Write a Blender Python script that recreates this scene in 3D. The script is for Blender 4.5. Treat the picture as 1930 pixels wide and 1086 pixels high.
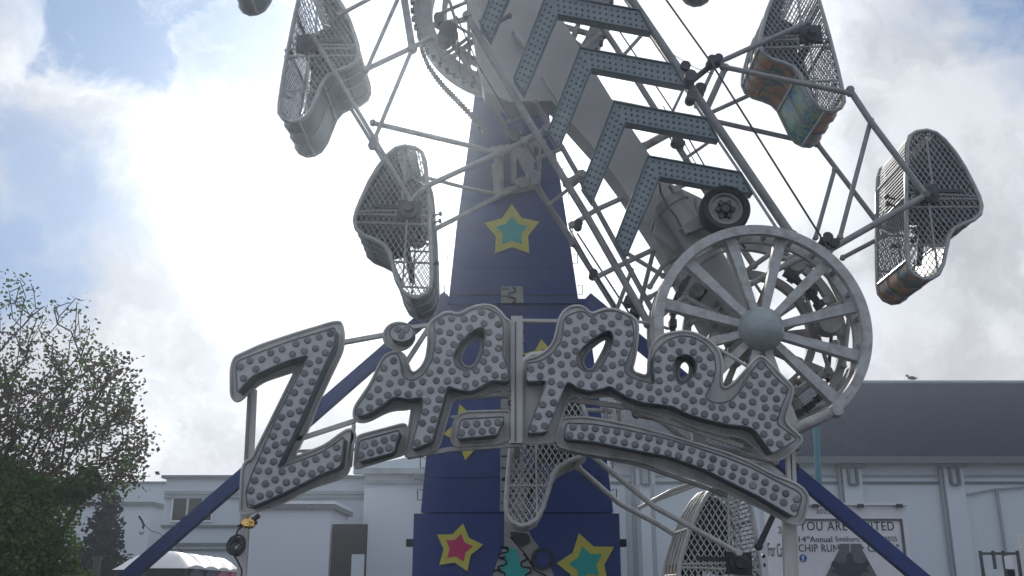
import bpy, math, random
from math import sin, cos, tan, pi, radians as R, sqrt, atan2, hypot
from mathutils import Vector, Matrix
from mathutils.geometry import tessellate_polygon
random.seed(7)
for o in list(bpy.data.objects): bpy.data.objects.remove(o, do_unlink=True)
S = bpy.context.scene
COL = S.collection

# ------------------------------------------------------------ camera
F, CX, CY, PITCH, EYE = 1850.0, 965.0, 543.0, R(17), 1.6
cd = bpy.data.cameras.new('camera'); cam = bpy.data.objects.new('camera', cd); COL.objects.link(cam)
cd.sensor_width = 36; cd.lens = F/1930*36; cd.clip_end = 2000; cd.clip_start = 0.05
cam.location = (0, 0, EYE); cam.rotation_euler = (pi/2+PITCH, 0, 0)
S.camera = cam

def ray(px, py):
    x = (px-CX)/F; u = (CY-py)/F
    return Vector((x, cos(PITCH)-u*sin(PITCH), sin(PITCH)+u*cos(PITCH)))
def W(px, py, Y):
    d = ray(px, py); return Vector((0, 0, EYE)) + d*(Y/d.y)

# ------------------------------------------------------------ world + sun
SUN_PX = (820, 250)
sd = ray(*SUN_PX).normalized()
sun_el = math.asin(sd.z); sun_az = atan2(sd.x, sd.y)
w = bpy.data.worlds.new("World"); S.world = w; w.use_nodes = True
nt = w.node_tree; N = nt.nodes; L = nt.links
for n in list(N): N.remove(n)
def nd(t, **k):
    n = N.new(t)
    for a, b in k.items(): setattr(n, a, b)
    return n
out = nd('ShaderNodeOutputWorld'); bg = nd('ShaderNodeBackground'); L.new(bg.outputs[0], out.inputs[0])
bg.inputs[1].default_value = 0.1
sky = nd('ShaderNodeTexSky', sky_type='NISHITA'); sky.sun_disc = False
sky.sun_elevation = sun_el; sky.sun_rotation = sun_az; sky.dust_density = 1.5
tc = nd('ShaderNodeTexCoord')
def vm(op, a, b=None):
    n = nd('ShaderNodeVectorMath', operation=op)
    for i, v in enumerate((a, b)):
        if v is None: continue
        if hasattr(v, 'is_linked') or hasattr(v, 'links'): L.new(v, n.inputs[i])
        else: n.inputs[i].default_value = v
    return n
def ma(op, a, b=None, clamp=False):
    n = nd('ShaderNodeMath', operation=op); n.use_clamp = clamp
    for i, v in enumerate((a, b)):
        if v is None: continue
        if isinstance(v, (int, float)): n.inputs[i].default_value = v
        else: L.new(v, n.inputs[i])
    return n.outputs[0]
def mr(v, a, b, c, d, smooth=True):
    n = nd('ShaderNodeMapRange'); n.interpolation_type = 'SMOOTHSTEP' if smooth else 'LINEAR'
    L.new(v, n.inputs[0])
    for i, x in enumerate((a, b, c, d)): n.inputs[i+1].default_value = x
    return n.outputs[0]
def noise(vec, scale, detail, rough=.55, dist=0.):
    n = nd('ShaderNodeTexNoise'); L.new(vec, n.inputs['Vector']); n.inputs['Scale'].default_value = scale
    n.inputs['Detail'].default_value = detail; n.inputs['Roughness'].default_value = rough
    n.inputs['Distortion'].default_value = dist
    return n
dirn = vm('NORMALIZE', tc.outputs['Generated']).outputs[0]
n1 = noise(dirn, 9, 6, .6, .3)
off = vm('SUBTRACT', n1.outputs['Color'], (.5, .5, .5)).outputs[0]
offs = vm('SCALE', off); offs.inputs[3].default_value = .16
wd = vm('ADD', dirn, offs.outputs[0]).outputs[0]
def blob(px, py, r, soft=.5, amt=1.):
    b = ray(px, py).normalized(); r = r/F
    dd = vm('DISTANCE', wd, tuple(b)).outputs['Value']
    return mr(dd, r*(1+soft), r*(1-soft), 0, amt)
def addall(l):
    x = l[0]
    for y in l[1:]: x = ma('MAXIMUM', x, y)
    return x
blue = addall([blob(190, 30, 115, .3), blob(285, 95, 92, .3), blob(345, 10, 75, .35), blob(115, 90, 62, .35),
               blob(30, 300, 90, .6, .9), blob(130, 350, 100, .6, .95), blob(20, 430, 80, .6, 1), blob(190, 300, 50, .6, .6),
               blob(220, 420, 60, .7, .6), blob(60, 540, 80, .6, .95), blob(-80, 480, 120, .6, 1), blob(120, 470, 60, .7, .8),
               blob(430, 70, 70, .7, .6), blob(470, 110, 120, .6, .85), blob(540, 60, 80, .6, .6),
               blob(1900, -20, 95, .6, 1), blob(1790, -30, 80, .7, .7), blob(1940, 110, 60, .8, .45),
               blob(100, -300, 260, .6, .9), blob(1900, -420, 300, .6, .9)])
far_bl = mr(vm('DISTANCE', wd, tuple(sd)).outputs['Value'], .75, 1.3, 0, .4)   # more open blue well away from the sun
blue = ma('MAXIMUM', blue, far_bl)
n2 = noise(wd, 14, 7, .6, .2)
blue = ma('MULTIPLY', blue, mr(n2.outputs['Fac'], .34, .48, .78, 1), True)
sdist = vm('DISTANCE', dirn, tuple(sd)).outputs['Value']
cr = nd('ShaderNodeValToRGB'); L.new(ma('MULTIPLY', sdist, .5), cr.inputs[0])
e = cr.color_ramp; e.interpolation = 'EASE'
STOPS = [(0, 1.25), (.08, .98), (.13, .84), (.19, .76), (.26, .69), (.5, .74), (1, .78)]
e.elements[0].position = 0; e.elements[0].color = (1, 1, 1, 1)
while len(e.elements) > 1: e.elements.remove(e.elements[-1])
for i, (p, v) in enumerate(STOPS):
    el = e.elements[0] if i == 0 else e.elements.new(p)
    c = v/2; el.position = p; el.color = (c*(.97 if v < 1 else 1), c*(.985 if v < 1 else 1), c*(1.03 if v < 1 else 1), 1)
n3 = noise(wd, 5, 8, .55, .4)
var = mr(n3.outputs['Fac'], .38, .58, .74, 1.10)
grey = addall([blob(1720, 470, 160, .8, 1), blob(600, 600, 130, .8, .9), blob(330, 640, 90, .8, .9), blob(1800, 180, 160, .8, .8),
               blob(230, 560, 90, .8, .8), blob(100, 170, 70, .8, .5), blob(290, 250, 90, .8, .6)])
gf = ma('SUBTRACT', 1.0, ma('MULTIPLY', grey, .22))
m = ma('MULTIPLY', var, gf); m = ma('MULTIPLY', m, 20.0)      # world strength is 0.1, ramp holds half values
cl = vm('SCALE', cr.outputs[0]); L.new(m, cl.inputs[3])
skt = vm('MULTIPLY', sky.outputs[0], (.10, .12, .16)).outputs[0]
skys = vm('ADD', skt, (.95, 1.8, 3.3))
mix = nd('ShaderNodeMix', data_type='RGBA'); L.new(blue, mix.inputs[0]); L.new(cl.outputs[0], mix.inputs[6]); L.new(skys.outputs[0], mix.inputs[7])
L.new(mix.outputs[2], bg.inputs[0])

sl = bpy.data.lights.new('sun', 'SUN'); sl.energy = 2.0; sl.angle = R(7); sl.color = (1, .95, .87)
so = bpy.data.objects.new('sun', sl); COL.objects.link(so); so.rotation_euler = (-sd).to_track_quat('-Z', 'Y').to_euler()
S.view_settings.view_transform = 'Standard'; S.view_settings.look = 'None'; S.view_settings.exposure = 0.32; S.view_settings.gamma = 1

# ------------------------------------------------------------ materials
def mat(name, col, rough=.55, metal=0., dirt=.25, scale=6., dirtcol=None, bump=0., spec=.4, streak=False, back=None):
    m = bpy.data.materials.new(name); m.use_nodes = True; t = m.node_tree; ns = t.nodes; b = ns['Principled BSDF']
    b.inputs['Roughness'].default_value = rough; b.inputs['Metallic'].default_value = metal
    b.inputs['Specular IOR Level'].default_value = spec
    tcn = ns.new('ShaderNodeTexCoord'); mp = ns.new('ShaderNodeMapping'); t.links.new(tcn.outputs['Object'], mp.inputs[0])
    if streak: mp.inputs['Scale'].default_value = (1, 1, .15)
    nz = ns.new('ShaderNodeTexNoise'); t.links.new(mp.outputs[0], nz.inputs['Vector'])
    nz.inputs['Scale'].default_value = scale; nz.inputs['Detail'].default_value = 6; nz.inputs['Roughness'].default_value = .65
    rr = ns.new('ShaderNodeMapRange'); t.links.new(nz.outputs['Fac'], rr.inputs[0])
    rr.inputs[1].default_value = .42; rr.inputs[2].default_value = .72; rr.inputs[3].default_value = 0; rr.inputs[4].default_value = dirt*1.6
    mx = ns.new('ShaderNodeMix'); mx.data_type = 'RGBA'; t.links.new(rr.outputs[0], mx.inputs[0])
    mx.inputs[6].default_value = (*col, 1); dc = dirtcol or tuple(c*.45 for c in col); mx.inputs[7].default_value = (*dc, 1)
    t.links.new(mx.outputs[2], b.inputs['Base Color'])
    if bump:
        bp = ns.new('ShaderNodeBump'); bp.inputs['Strength'].default_value = bump; bp.inputs['Distance'].default_value = .01
        t.links.new(nz.outputs['Fac'], bp.inputs['Height']); t.links.new(bp.outputs[0], b.inputs['Normal'])
    return m
RUST = (.13, .075, .045)
M = dict(
 face=mat('sign_face_paint', (.47, .475, .49), .5, dirt=.22, scale=9, dirtcol=(.27, .26, .25)),
 ret=mat('sign_return_paint', (.12, .145, .155), .5, dirt=.15),
 backing=mat('sign_backing_paint', (.56, .55, .53), .6, dirt=.35, scale=7, dirtcol=(.25, .21, .18), streak=True),
 bulb=mat('bulb_cap', (.22, .225, .23), .4, dirt=.45, scale=5, spec=.45),
 bulbring=mat('bulb_ring', (.30, .31, .33), .4),
 white=mat('white_steel', (.47, .48, .48), .5, dirt=.35, scale=9, dirtcol=RUST, bump=.2),
 rail=mat('grey_rail_paint', (.27, .275, .28), .5, dirt=.3, scale=8, dirtcol=(.1, .085, .075)),
 rear=mat('rear_steel', (.34, .335, .325), .6, dirt=.4, scale=7, dirtcol=RUST),
 dark=mat('dark_steel', (.045, .048, .055), .5, dirt=.2),
 cable=mat('wire_rope', (.05, .05, .055), .6),
 chev=mat('chevron_paint', (.20, .24, .26), .45, dirt=.2, scale=12, dirtcol=(.07, .09, .11)),
 chevd=mat('chevron_socket', (.08, .11, .13), .5),
 spine=mat('spine_paint', (.44, .435, .425), .5, dirt=.2, scale=1.6, dirtcol=(.22, .21, .2)),
 hub=mat('hub_paint', (.31, .35, .35), .3, dirt=.2, scale=12, spec=.6),
 blue=mat('tower_blue', (.024, .052, .215), .45, dirt=.3, scale=2.5, dirtcol=(.035, .065, .13), spec=.5, bump=.1),
 seamblue=mat('seam_blue', (.012, .03, .10), .5),
 purple=mat('liner_purple', (.13, .10, .14), .6, dirt=.2),
 beam=mat('beam_blue', (.015, .042, .19), .45, dirt=.2),
 yellow=mat('star_yellow', (.62, .58, .12), .5, dirt=.15),
 teal=mat('star_teal', (.04, .42, .38), .5, dirt=.1),
 pink=mat('star_pink', (.55, .05, .16), .5, dirt=.1),
 tape=mat('zip_tape', (.33, .34, .33), .5, dirt=.2),
 black=mat('black_line', (.02, .022, .03), .6),
 rubber=mat('tyre_rubber', (.022, .024, .028), .75, dirt=.2),
 rim=mat('wheel_rim', (.28, .28, .28), .45, dirt=.3),
 screen=mat('screen_wire', (.30, .30, .31), .35, .4, dirt=.3, scale=14),
 frame=mat('gondola_tube', (.34, .34, .34), .28, .3, dirt=.35, scale=12),
 lframe=mat('pale_tube', (.60, .61, .60), .4, .1, dirt=.3, scale=12),
 seat=mat('seat_vinyl', (.030, .045, .058), .45, dirt=.2),
 green=mat('panel_green', (.060, .105, .10), .4, dirt=.45, scale=3, dirtcol=(.13, .16, .15)),
 floorp=mat('worn_floor', (.26, .25, .24), .55, dirt=.5, scale=4, dirtcol=(.12, .12, .11)),
 wall=mat('wall_paint', (.60, .64, .69), .8, dirt=.2, scale=.6, dirtcol=(.46, .52, .55), streak=True),
 wall2=mat('wall_paint_b', (.60, .62, .68), .8, dirt=.2, scale=.5, dirtcol=(.46, .49, .56), streak=True),
 wall3=mat('wall_paint_c', (.50, .56, .60), .8, dirt=.25, scale=.6, dirtcol=(.39, .45, .48), streak=True),
 trim=mat('trim_paint', (.30, .34, .36), .7, dirt=.3, scale=2, streak=True),
 line=mat('cornice_dark_line', (.12, .15, .16), .8),  # one even dark tone for ledges, roof edges, fascia and brackets
 roof=None,
 flash=mat('flashing', (.75, .76, .77), .35, .1),
 glass=mat('window_glass', (.008, .014, .018), .6, dirt=.1, spec=.1),
 opening=mat('opening_dark', (.006, .009, .012), .95, spec=.0),
 tealpole=mat('pole_teal', (.03, .17, .22), .5),
 board=mat('board_white', (.76, .76, .78), .5, dirt=.12, scale=3),
 boardf=mat('board_frame', (.10, .115, .13), .5),
 ink=mat('ink', (.05, .06, .085), .6),
 inkg=mat('ink_faded', (.20, .20, .22), .6),
 fblue=mat('round_badge_blue', (.02, .13, .38), .5),
 road=mat('poster_road', (.15, .155, .16), .6, dirt=.3, scale=9),
 tgreen=mat('toilet_green', (.012, .035, .03), .5, dirt=.2),
 tpink=mat('toilet_pink', (.42, .10, .17), .5, dirt=.2),
 troof=mat('toilet_roof', (.72, .72, .72), .35, dirt=.1, spec=.5),
 bark=mat('bark', (.07, .058, .05), .9, dirt=.3, scale=14, bump=.4),
 gold=mat('gold_foil', (.75, .48, .16), .25, .8, dirt=.3, scale=30),
 worn=mat('worn_orange_panel', (.42, .40, .38), .3, dirt=.9, scale=4, dirtcol=(.42, .15, .06), spec=.6, streak=True),
 truck=mat('truck_white', (.55, .56, .58), .4, dirt=.15),
 asphalt=mat('asphalt', (.05, .05, .052), .9, dirt=.3, scale=3),
 bird=mat('bird_grey', (.04, .04, .045), .8),
)
_t = M['bulb'].node_tree; _b = _t.nodes['Principled BSDF']; _g = _t.nodes.new('ShaderNodeNewGeometry'); _o = _t.nodes.new('ShaderNodeObjectInfo'); _a = _t.nodes.new('ShaderNodeMath'); _a.operation = 'ADD'
_t.links.new(_g.outputs['Random Per Island'], _a.inputs[0]); _t.links.new(_o.outputs['Random'], _a.inputs[1])
_f = _t.nodes.new('ShaderNodeMath'); _f.operation = 'FRACT'; _t.links.new(_a.outputs[0], _f.inputs[0])
_r = _t.nodes.new('ShaderNodeValToRGB'); _t.links.new(_f.outputs[0], _r.inputs[0]); _r.color_ramp.elements[0].color = (.09, .09, .095, 1); _r.color_ramp.elements[1].color = (.25, .25, .26, 1)
_e = _r.color_ramp.elements.new(.12); _e.color = (.135, .14, .145, 1); _e = _r.color_ramp.elements.new(.93); _e.color = (.165, .17, .175, 1)
_t.links.new(_r.outputs[0], _b.inputs['Base Color'])
def corrug(name, col, per=2.6):
    m = mat(name, col, .9, 0, dirt=.12, scale=.4, dirtcol=tuple(c*.8 for c in col), spec=.02); t = m.node_tree; ns = t.nodes
    wv = ns.new('ShaderNodeTexWave'); wv.bands_direction = 'X'; wv.inputs['Scale'].default_value = per
    tcn = ns.new('ShaderNodeTexCoord'); t.links.new(tcn.outputs['Object'], wv.inputs[0])
    bp = ns.new('ShaderNodeBump'); bp.inputs['Distance'].default_value = .03; bp.inputs['Strength'].default_value = .5
    t.links.new(wv.outputs['Fac'], bp.inputs['Height']); t.links.new(bp.outputs[0], ns['Principled BSDF'].inputs['Normal'])
    return m
M['roof'] = corrug('roof_metal', (.010, .014, .038))
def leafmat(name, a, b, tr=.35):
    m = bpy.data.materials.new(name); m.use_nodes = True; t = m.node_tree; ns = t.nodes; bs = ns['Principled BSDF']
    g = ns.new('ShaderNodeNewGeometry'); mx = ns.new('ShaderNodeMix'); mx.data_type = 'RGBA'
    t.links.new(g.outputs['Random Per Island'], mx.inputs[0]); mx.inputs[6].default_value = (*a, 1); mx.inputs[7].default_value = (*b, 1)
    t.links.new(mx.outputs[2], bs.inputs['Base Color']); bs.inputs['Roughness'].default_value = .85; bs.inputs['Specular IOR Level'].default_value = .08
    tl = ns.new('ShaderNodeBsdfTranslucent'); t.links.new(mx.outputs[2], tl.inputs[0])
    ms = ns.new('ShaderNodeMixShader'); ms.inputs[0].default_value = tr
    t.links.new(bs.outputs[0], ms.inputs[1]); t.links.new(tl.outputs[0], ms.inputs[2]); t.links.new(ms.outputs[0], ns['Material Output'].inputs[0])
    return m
M['leaf'] = leafmat('leaf_green', (.045, .11, .03), (.13, .19, .06))
M['leafr'] = leafmat('leaf_rusty', (.075, .06, .045), (.13, .085, .06))
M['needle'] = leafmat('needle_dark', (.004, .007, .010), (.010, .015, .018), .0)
def artmat(name, cols, scale=3.5):
    m = bpy.data.materials.new(name); m.use_nodes = True; t = m.node_tree; ns = t.nodes; bs = ns['Principled BSDF']
    tcn = ns.new('ShaderNodeTexCoord'); nz = ns.new('ShaderNodeTexNoise'); t.links.new(tcn.outputs['Object'], nz.inputs[0])
    nz.inputs['Scale'].default_value = scale; nz.inputs['Detail'].default_value = 3; nz.inputs['Distortion'].default_value = .9
    r = ns.new('ShaderNodeValToRGB'); t.links.new(nz.outputs['Fac'], r.inputs[0]); r.color_ramp.interpolation = 'EASE'
    el = r.color_ramp.elements
    while len(el) > 1: el.remove(el[-1])
    for i, (p, c) in enumerate(cols):
        x = el[0] if i == 0 else el.new(p); x.position = p; x.color = (*c, 1)
    t.links.new(r.outputs[0], bs.inputs['Base Color']); bs.inputs['Roughness'].default_value = .4
    return m
M['art'] = artmat('painted_panel_art', [(0, (.03, .05, .08)), (.32, (.34, .15, .07)), (.50, (.56, .26, .12)), (.56, (.16, .28, .14)), (.61, (.05, .16, .30)), (.67, (.44, .20, .09)), (.75, (.03, .03, .03))])
M['artb'] = artmat('painted_panel_art_b', [(0, (.03, .05, .12)), (.38, (.07, .17, .40)), (.46, (.14, .40, .30)), (.53, (.38, .40, .16)), (.6, (.07, .22, .40)), (.7, (.38, .2, .1))], 5)

# ------------------------------------------------------------ mesh builder
class MB:
    def __init__(s): s.v = []; s.f = []; s.m = []; s.cur = 0; s.smooth = False
    def add(s, vs, fs):
        b = len(s.v); s.v += [tuple(v) for v in vs]
        for f in fs: s.f.append([b+i for i in f]); s.m.append(s.cur)
        return s
    def box(s, x0, x1, y0, y1, z0, z1):
        v = [(x, y, z) for x in (x0, x1) for y in (y0, y1) for z in (z0, z1)]
        return s.add(v, [(0, 1, 3, 2), (4, 6, 7, 5), (0, 4, 5, 1), (2, 3, 7, 6), (0, 2, 6, 4), (1, 5, 7, 3)])
    def tube(s, a, b, r, n=10, r2=None, cap=True):
        a = Vector(a); b = Vector(b); d = (b-a)
        if d.length < 1e-6: return s
        d.normalize(); u = d.orthogonal().normalized(); q = d.cross(u); r2 = r if r2 is None else r2; vs = []
        for p, rr in ((a, r), (b, r2)):
            for i in range(n): t = 2*pi*i/n; vs.append(p+(u*cos(t)+q*sin(t))*rr)
        fs = [(i, (i+1) % n, n+(i+1) % n, n+i) for i in range(n)]
        if cap: fs += [tuple(range(n-1, -1, -1)), tuple(range(n, 2*n))]
        return s.add(vs, fs)
    def pipe(s, pts, r, n=8, closed=False):
        pts = [Vector(p) for p in pts]; k = len(pts); rings = []; up = None
        for i, p in enumerate(pts):
            a = pts[(i-1) % k] if (closed or i > 0) else p; b = pts[(i+1) % k] if (closed or i < k-1) else p
            d = (b-a).normalized()
            if up is None: up = d.orthogonal().normalized()
            u = (up-d*up.dot(d)); u = u.normalized() if u.length > 1e-5 else d.orthogonal().normalized(); up = u; q = d.cross(u)
            rings.append([p+(u*cos(2*pi*j/n)+q*sin(2*pi*j/n))*r for j in range(n)])
        vs = [v for rg in rings for v in rg]; fs = []
        for i in range(k if closed else k-1):
            i2 = (i+1) % k
            for j in range(n): fs.append((i*n+j, i*n+(j+1) % n, i2*n+(j+1) % n, i2*n+j))
        if not closed: fs += [tuple(range(n-1, -1, -1)), tuple((k-1)*n+j for j in range(n))]
        return s.add(vs, fs)
    def bar(s, a, b, w, dY):     # flat box beam: w in the XZ plane, dY along Y
        a = Vector(a); b = Vector(b); d = (b-a).normalized(); nrm = Vector((0, 1, 0)).cross(d).normalized()*w/2; y = Vector((0, dY/2, 0))
        vs = [p+sx*nrm+sy*y for p in (a, b) for sx, sy in ((-1, -1), (1, -1), (1, 1), (-1, 1))]
        return s.add(vs, [(0, 3, 2, 1), (4, 5, 6, 7), (0, 1, 5, 4), (1, 2, 6, 5), (2, 3, 7, 6), (3, 0, 4, 7)])
    def prism(s, loops, y0, y1, side=None, back=True):   # loops of (x, z); front at y0
        lp = [[Vector((x, z, 0)) for x, z in l] for l in loops]
        tr = tessellate_polygon(lp); flat = [p for l in lp for p in l]; n = len(flat)
        s.add([(p.x, y0, p.y) for p in flat], tr)
        if back: s.add([(p.x, y1, p.y) for p in flat], [t[::-1] for t in tr])
        c0 = s.cur
        if side is not None: s.cur = side
        for l in lp:
            k = len(l); vs = [(p.x, y0, p.y) for p in l]+[(p.x, y1, p.y) for p in l]
            s.add(vs, [(i, (i+1) % k, k+(i+1) % k, k+i) for i in range(k)])
        s.cur = c0
        return s
    def annulus(s, c, r0, r1, y0, y1, n=64, a0=0, a1=2*pi):
        full = abs(a1-a0-2*pi) < 1e-6; k = n if full else n+1; vs = []
        for y in (y0, y1):
            for r in (r0, r1):
                for i in range(k): t = a0+(a1-a0)*i/n; vs.append((c[0]+r*cos(t), y, c[2]+r*sin(t)))
        fs = []
        for i in range(n):
            j = (i+1) % k
            fs += [(i, j, k+j, k+i), (2*k+i, 3*k+i, 3*k+j, 2*k+j), (i, 2*k+i, 2*k+j, j), (k+i, k+j, 3*k+j, 3*k+i)]
        return s.add(vs, fs)
    def lathe(s, c, prof, n=24, axis='Y'):   # prof: (r, offset along axis)
        vs = []; k = len(prof)
        for r, h in prof:
            for i in range(n):
                t = 2*pi*i/n
                vs.append((c[0]+r*cos(t), c[1]+h, c[2]+r*sin(t)) if axis == 'Y' else (c[0]+r*cos(t), c[1]+r*sin(t), c[2]+h))
        fs = [(a*n+i, a*n+(i+1) % n, (a+1)*n+(i+1) % n, (a+1)*n+i) for a in range(k-1) for i in range(n)]
        return s.add(vs, fs)
    def build(s, name, mats, parent=None, smooth=False, origin=None):
        me = bpy.data.meshes.new(name)
        o = bpy.data.objects.new(name, me); COL.objects.link(o)
        vs = s.v
        if parent is not None: pl = Vector(parent['_o']) ; o.parent = parent
        else: pl = Vector(origin) if origin is not None else Vector((0, 0, 0)); o.location = pl
        o['_o'] = tuple(pl)
        vs = [(v[0]-pl.x, v[1]-pl.y, v[2]-pl.z) for v in vs]
        me.from_pydata(vs, [], s.f); me.validate(verbose=False) if False else None
        mats = mats if isinstance(mats, (list, tuple)) else [mats]
        for m_ in mats: me.materials.append(M[m_] if isinstance(m_, str) else m_)
        me.polygons.foreach_set('material_index', s.m)
        if smooth:
            me.polygons.foreach_set('use_smooth', [True]*len(me.polygons))
            try: me.set_sharp_from_angle(angle=R(40))
            except Exception: pass
        me.update(); return o
def thing(name, label, cat, loc, group=None):
    o = bpy.data.objects.new(name, None); COL.objects.link(o); o.location = loc; o['_o'] = tuple(loc); o.empty_display_size = .2
    o['label'] = label; o['category'] = cat
    if group: o['group'] = group
    return o
def tag(o, label=None, cat=None, group=None, kind=None):
    for k, v in (('label', label), ('category', cat), ('group', group), ('kind', kind)):
        if v: o[k] = v
    return o
def P2(pts, Y): return [(W(x, y, Y).x, W(x, y, Y).z) for x, y in pts]
def rounded(pts, d=4., it=2):
    for _ in range(it):
        q = []; n = len(pts)
        for i in range(n):
            a, b, c = pts[i-1], pts[i], pts[(i+1) % n]
            for o_ in (a, c):
                l = hypot(o_[0]-b[0], o_[1]-b[1]); t = min(d, l*.3)/max(l, 1e-6)
                q.append((b[0]+(o_[0]-b[0])*t, b[1]+(o_[1]-b[1])*t))
        pts = q; d *= .4
    return pts
def inside(p, poly):
    x, y = p; c = False; n = len(poly)
    for i in range(n):
        x1, y1 = poly[i-1]; x2, y2 = poly[i]
        if (y1 > y) != (y2 > y) and x < (x2-x1)*(y-y1)/(y2-y1)+x1: c = not c
    return c
def edist(p, poly):
    best = 1e9; bx = None
    for i in range(len(poly)):
        x1, y1 = poly[i-1]; x2, y2 = poly[i]; dx, dy = x2-x1, y2-y1; l = dx*dx+dy*dy or 1e-9
        t = max(0, min(1, ((p[0]-x1)*dx+(p[1]-y1)*dy)/l)); qx, qy = x1+t*dx, y1+t*dy; d = hypot(p[0]-qx, p[1]-qy)
        if d < best: best = d; bx = (qx, qy)
    return best, bx

# ------------------------------------------------------------ setting
g = MB(); g.add([(-300, -60, 0), (300, -60, 0), (300, 900, 0), (-300, 900, 0)], [(0, 1, 2, 3)])
tag(g.build('ground', 'asphalt'), kind='structure')

# ------------------------------------------------------------ buildings
def wallbox(mb, px0, px1, pyt, Y, depth, pyb=None):
    a = W(px0, pyt, Y); b = W(px1, pyt, Y); z0 = 0 if pyb is None else W(px0, pyb, Y).z
    mb.box(a.x, b.x, Y, Y+depth, z0, a.z); return a, b
def ledge(parent, x0, x1, Y, z, h=.12, out_=.1, m='trim', name='cornice'):
    mb = MB(); mb.box(x0, x1, Y-out_, Y-.002, z-h/2, z+h/2); return mb.build(name, m, parent)
# big hall
YH = 34.
hall = thing('hall_building', 'long pale painted hall with a dark blue metal roof behind the ride on the right', 'building', (12, YH+6, 0))
ez = W(1700, 866, YH).z; rz = W(1700, 722, YH+8).z
xl = W(1150, 900, YH).x; xr = 34.
mb = MB(); mb.box(xl, xr, YH, YH+16, 0, ez-.05); mb.build('wall', 'wall', hall)
mb = MB()
for (ya, za, yb, zb) in ((YH-.45, ez, YH+8, rz), (YH+8, rz, YH+16.4, ez)):
    mb.add([(xl-.3, ya, za), (xr, ya, za), (xr, yb, zb), (xl-.3, yb, zb), (xl-.3, ya, za-.16), (xr, ya, za-.16), (xr, yb, zb-.16), (xl-.3, yb, zb-.16)],
           [(0, 1, 2, 3), (7, 6, 5, 4), (0, 4, 5, 1), (2, 6, 7, 3), (0, 3, 7, 4), (1, 5, 6, 2)])
mb.build('roof', 'roof', hall)
mb = MB(); mb.box(xl-.3, xr, YH-.62, YH-.452, ez-.2, ez+.03); mb.build('gutter', 'boardf', hall)
mb = MB(); mb.tube((xl, YH+8, rz+.03), (xr, YH+8, rz+.03), .09); mb.build('ridge_cap', 'trim', hall, True)
for py in (897, 910): ledge(hall, xl, xr, YH, W(1700, py, YH).z, .07, .09, 'line' if py == 910 else 'trim', 'wall_ledge')
for px in (1215, 1405, 1603, 1793, 1985):
    c = W(px, 900, YH).x
    mb = MB(); mb.box(c-.32, c+.32, YH-.22, YH-.001, 0, ez-.22); mb.build('pilaster', 'wall', hall)
    mb = MB(); mb.tube((c-.42, YH-.12, 0), (c-.42, YH-.12, ez-.3), .055); mb.tube((c-.42, YH-.12, ez-.3), (c-.42, YH-.5, ez-.16), .05)
    mb.build('downpipe', 'trim', hall, True)
    mb = MB(); mb.box(c-.46, c+.46, YH-.45, YH-.222, ez-.3, ez-.22)
    for q in (-.16, .12): mb.box(c+q-.03, c+q+.03, YH-.4, YH-.223, ez-.85, ez-.3)
    mb.box(c-.16, c+.15, YH-.4, YH-.224, ez-.9, ez-.85); mb.build('eave_bracket', 'line', hall)
mb = MB(); mb.pipe([W(1815, 934, YH-.1), W(1870, 923, YH-.1), W(1960, 916, YH-.1)], .03, 6); mb.pipe([W(1878, 920, YH-.1), W(1896, 1045, YH-.1), W(1899, 1100, YH-.1)], .05, 6)
mb.build('conduit', 'trim', hall)
# portico block behind tower
YB = 29.
blk = thing('entrance_block', 'tall pale pilaster block with a stepped cornice just left of the blue tower', 'building', (-3, YB+4, 0))
mb = MB(); a, b = wallbox(mb, 688, 1150, 893, YB, 8); mb.build('wall', 'wall2', blk)
mb = MB(); zt = a.z; xa = W(655, 870, YB).x; xb = W(1000, 860, YB).x; za = W(760, 862, YB).z
mb.prism([[(a.x-.25, zt+.12), (b.x, zt+.12), (b.x, za+.05), (W(770, 862, YB).x, za), (a.x-.25, W(690, 884, YB).z+.05)]], YB-.05, YB+8.1); mb.build('parapet', 'wall3', blk)
ledge(blk, a.x-.3, b.x, YB, zt+.05, .16, .3); ledge(blk, a.x-.1, b.x, YB, zt-.25, .08, .12)
mb = MB(); p = W(793, 898, YB-.5); mb.box(p.x-.2, p.x+.3, YB-.6, YB-.31, p.z-.09, p.z+.07); mb.build('flood_lamp_box', 'boardf', blk)
mb = MB()
for px in (1180, 1200, 1227):
    q = W(px, 880, YB).x; mb.box(q-.06, q+.06, YB-.1, YB-.002, 0, zt-.3); mb.build('wall_batten', 'trim', blk); mb = MB()
# left wing
YL = 31.
wing = thing('office_wing', 'pale two storey wing with narrow dark windows and thin cornices left of the sign', 'building', (-8, YL+4, 0))
mb = MB(); a, b = wallbox(mb, 314, 690, 902, YL, 8); mb.build('wall', 'wall3', wing)
mb = MB(); mb.box(a.x-.12, b.x, YL-.15, YL+8.1, a.z, a.z+.09); mb.build('roof_edge', 'line', wing)
for py, h, m_ in ((929, .10, 'trim'), (938, .05, 'trim'), (992, .07, 'line'), (1026, .08, 'line'), (1036, .05, 'line')):
    ledge(wing, a.x, b.x, YL, W(400, py, YL).z, h, .09, m_)
for px0, px1 in ((329, 350), (358, 379), (387, 398)):
    p = W(px0, 940, YL); q = W(px1, 981, YL)
    mb = MB(); mb.box(p.x-.045, q.x+.045, YL-.07, YL-.003, q.z-.05, p.z+.05); fr = mb.build('window', 'flash', wing)
    mb = MB(); mb.box(p.x, q.x, YL-.074, YL-.071, q.z, p.z); mb.build('pane', 'glass', fr)
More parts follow.
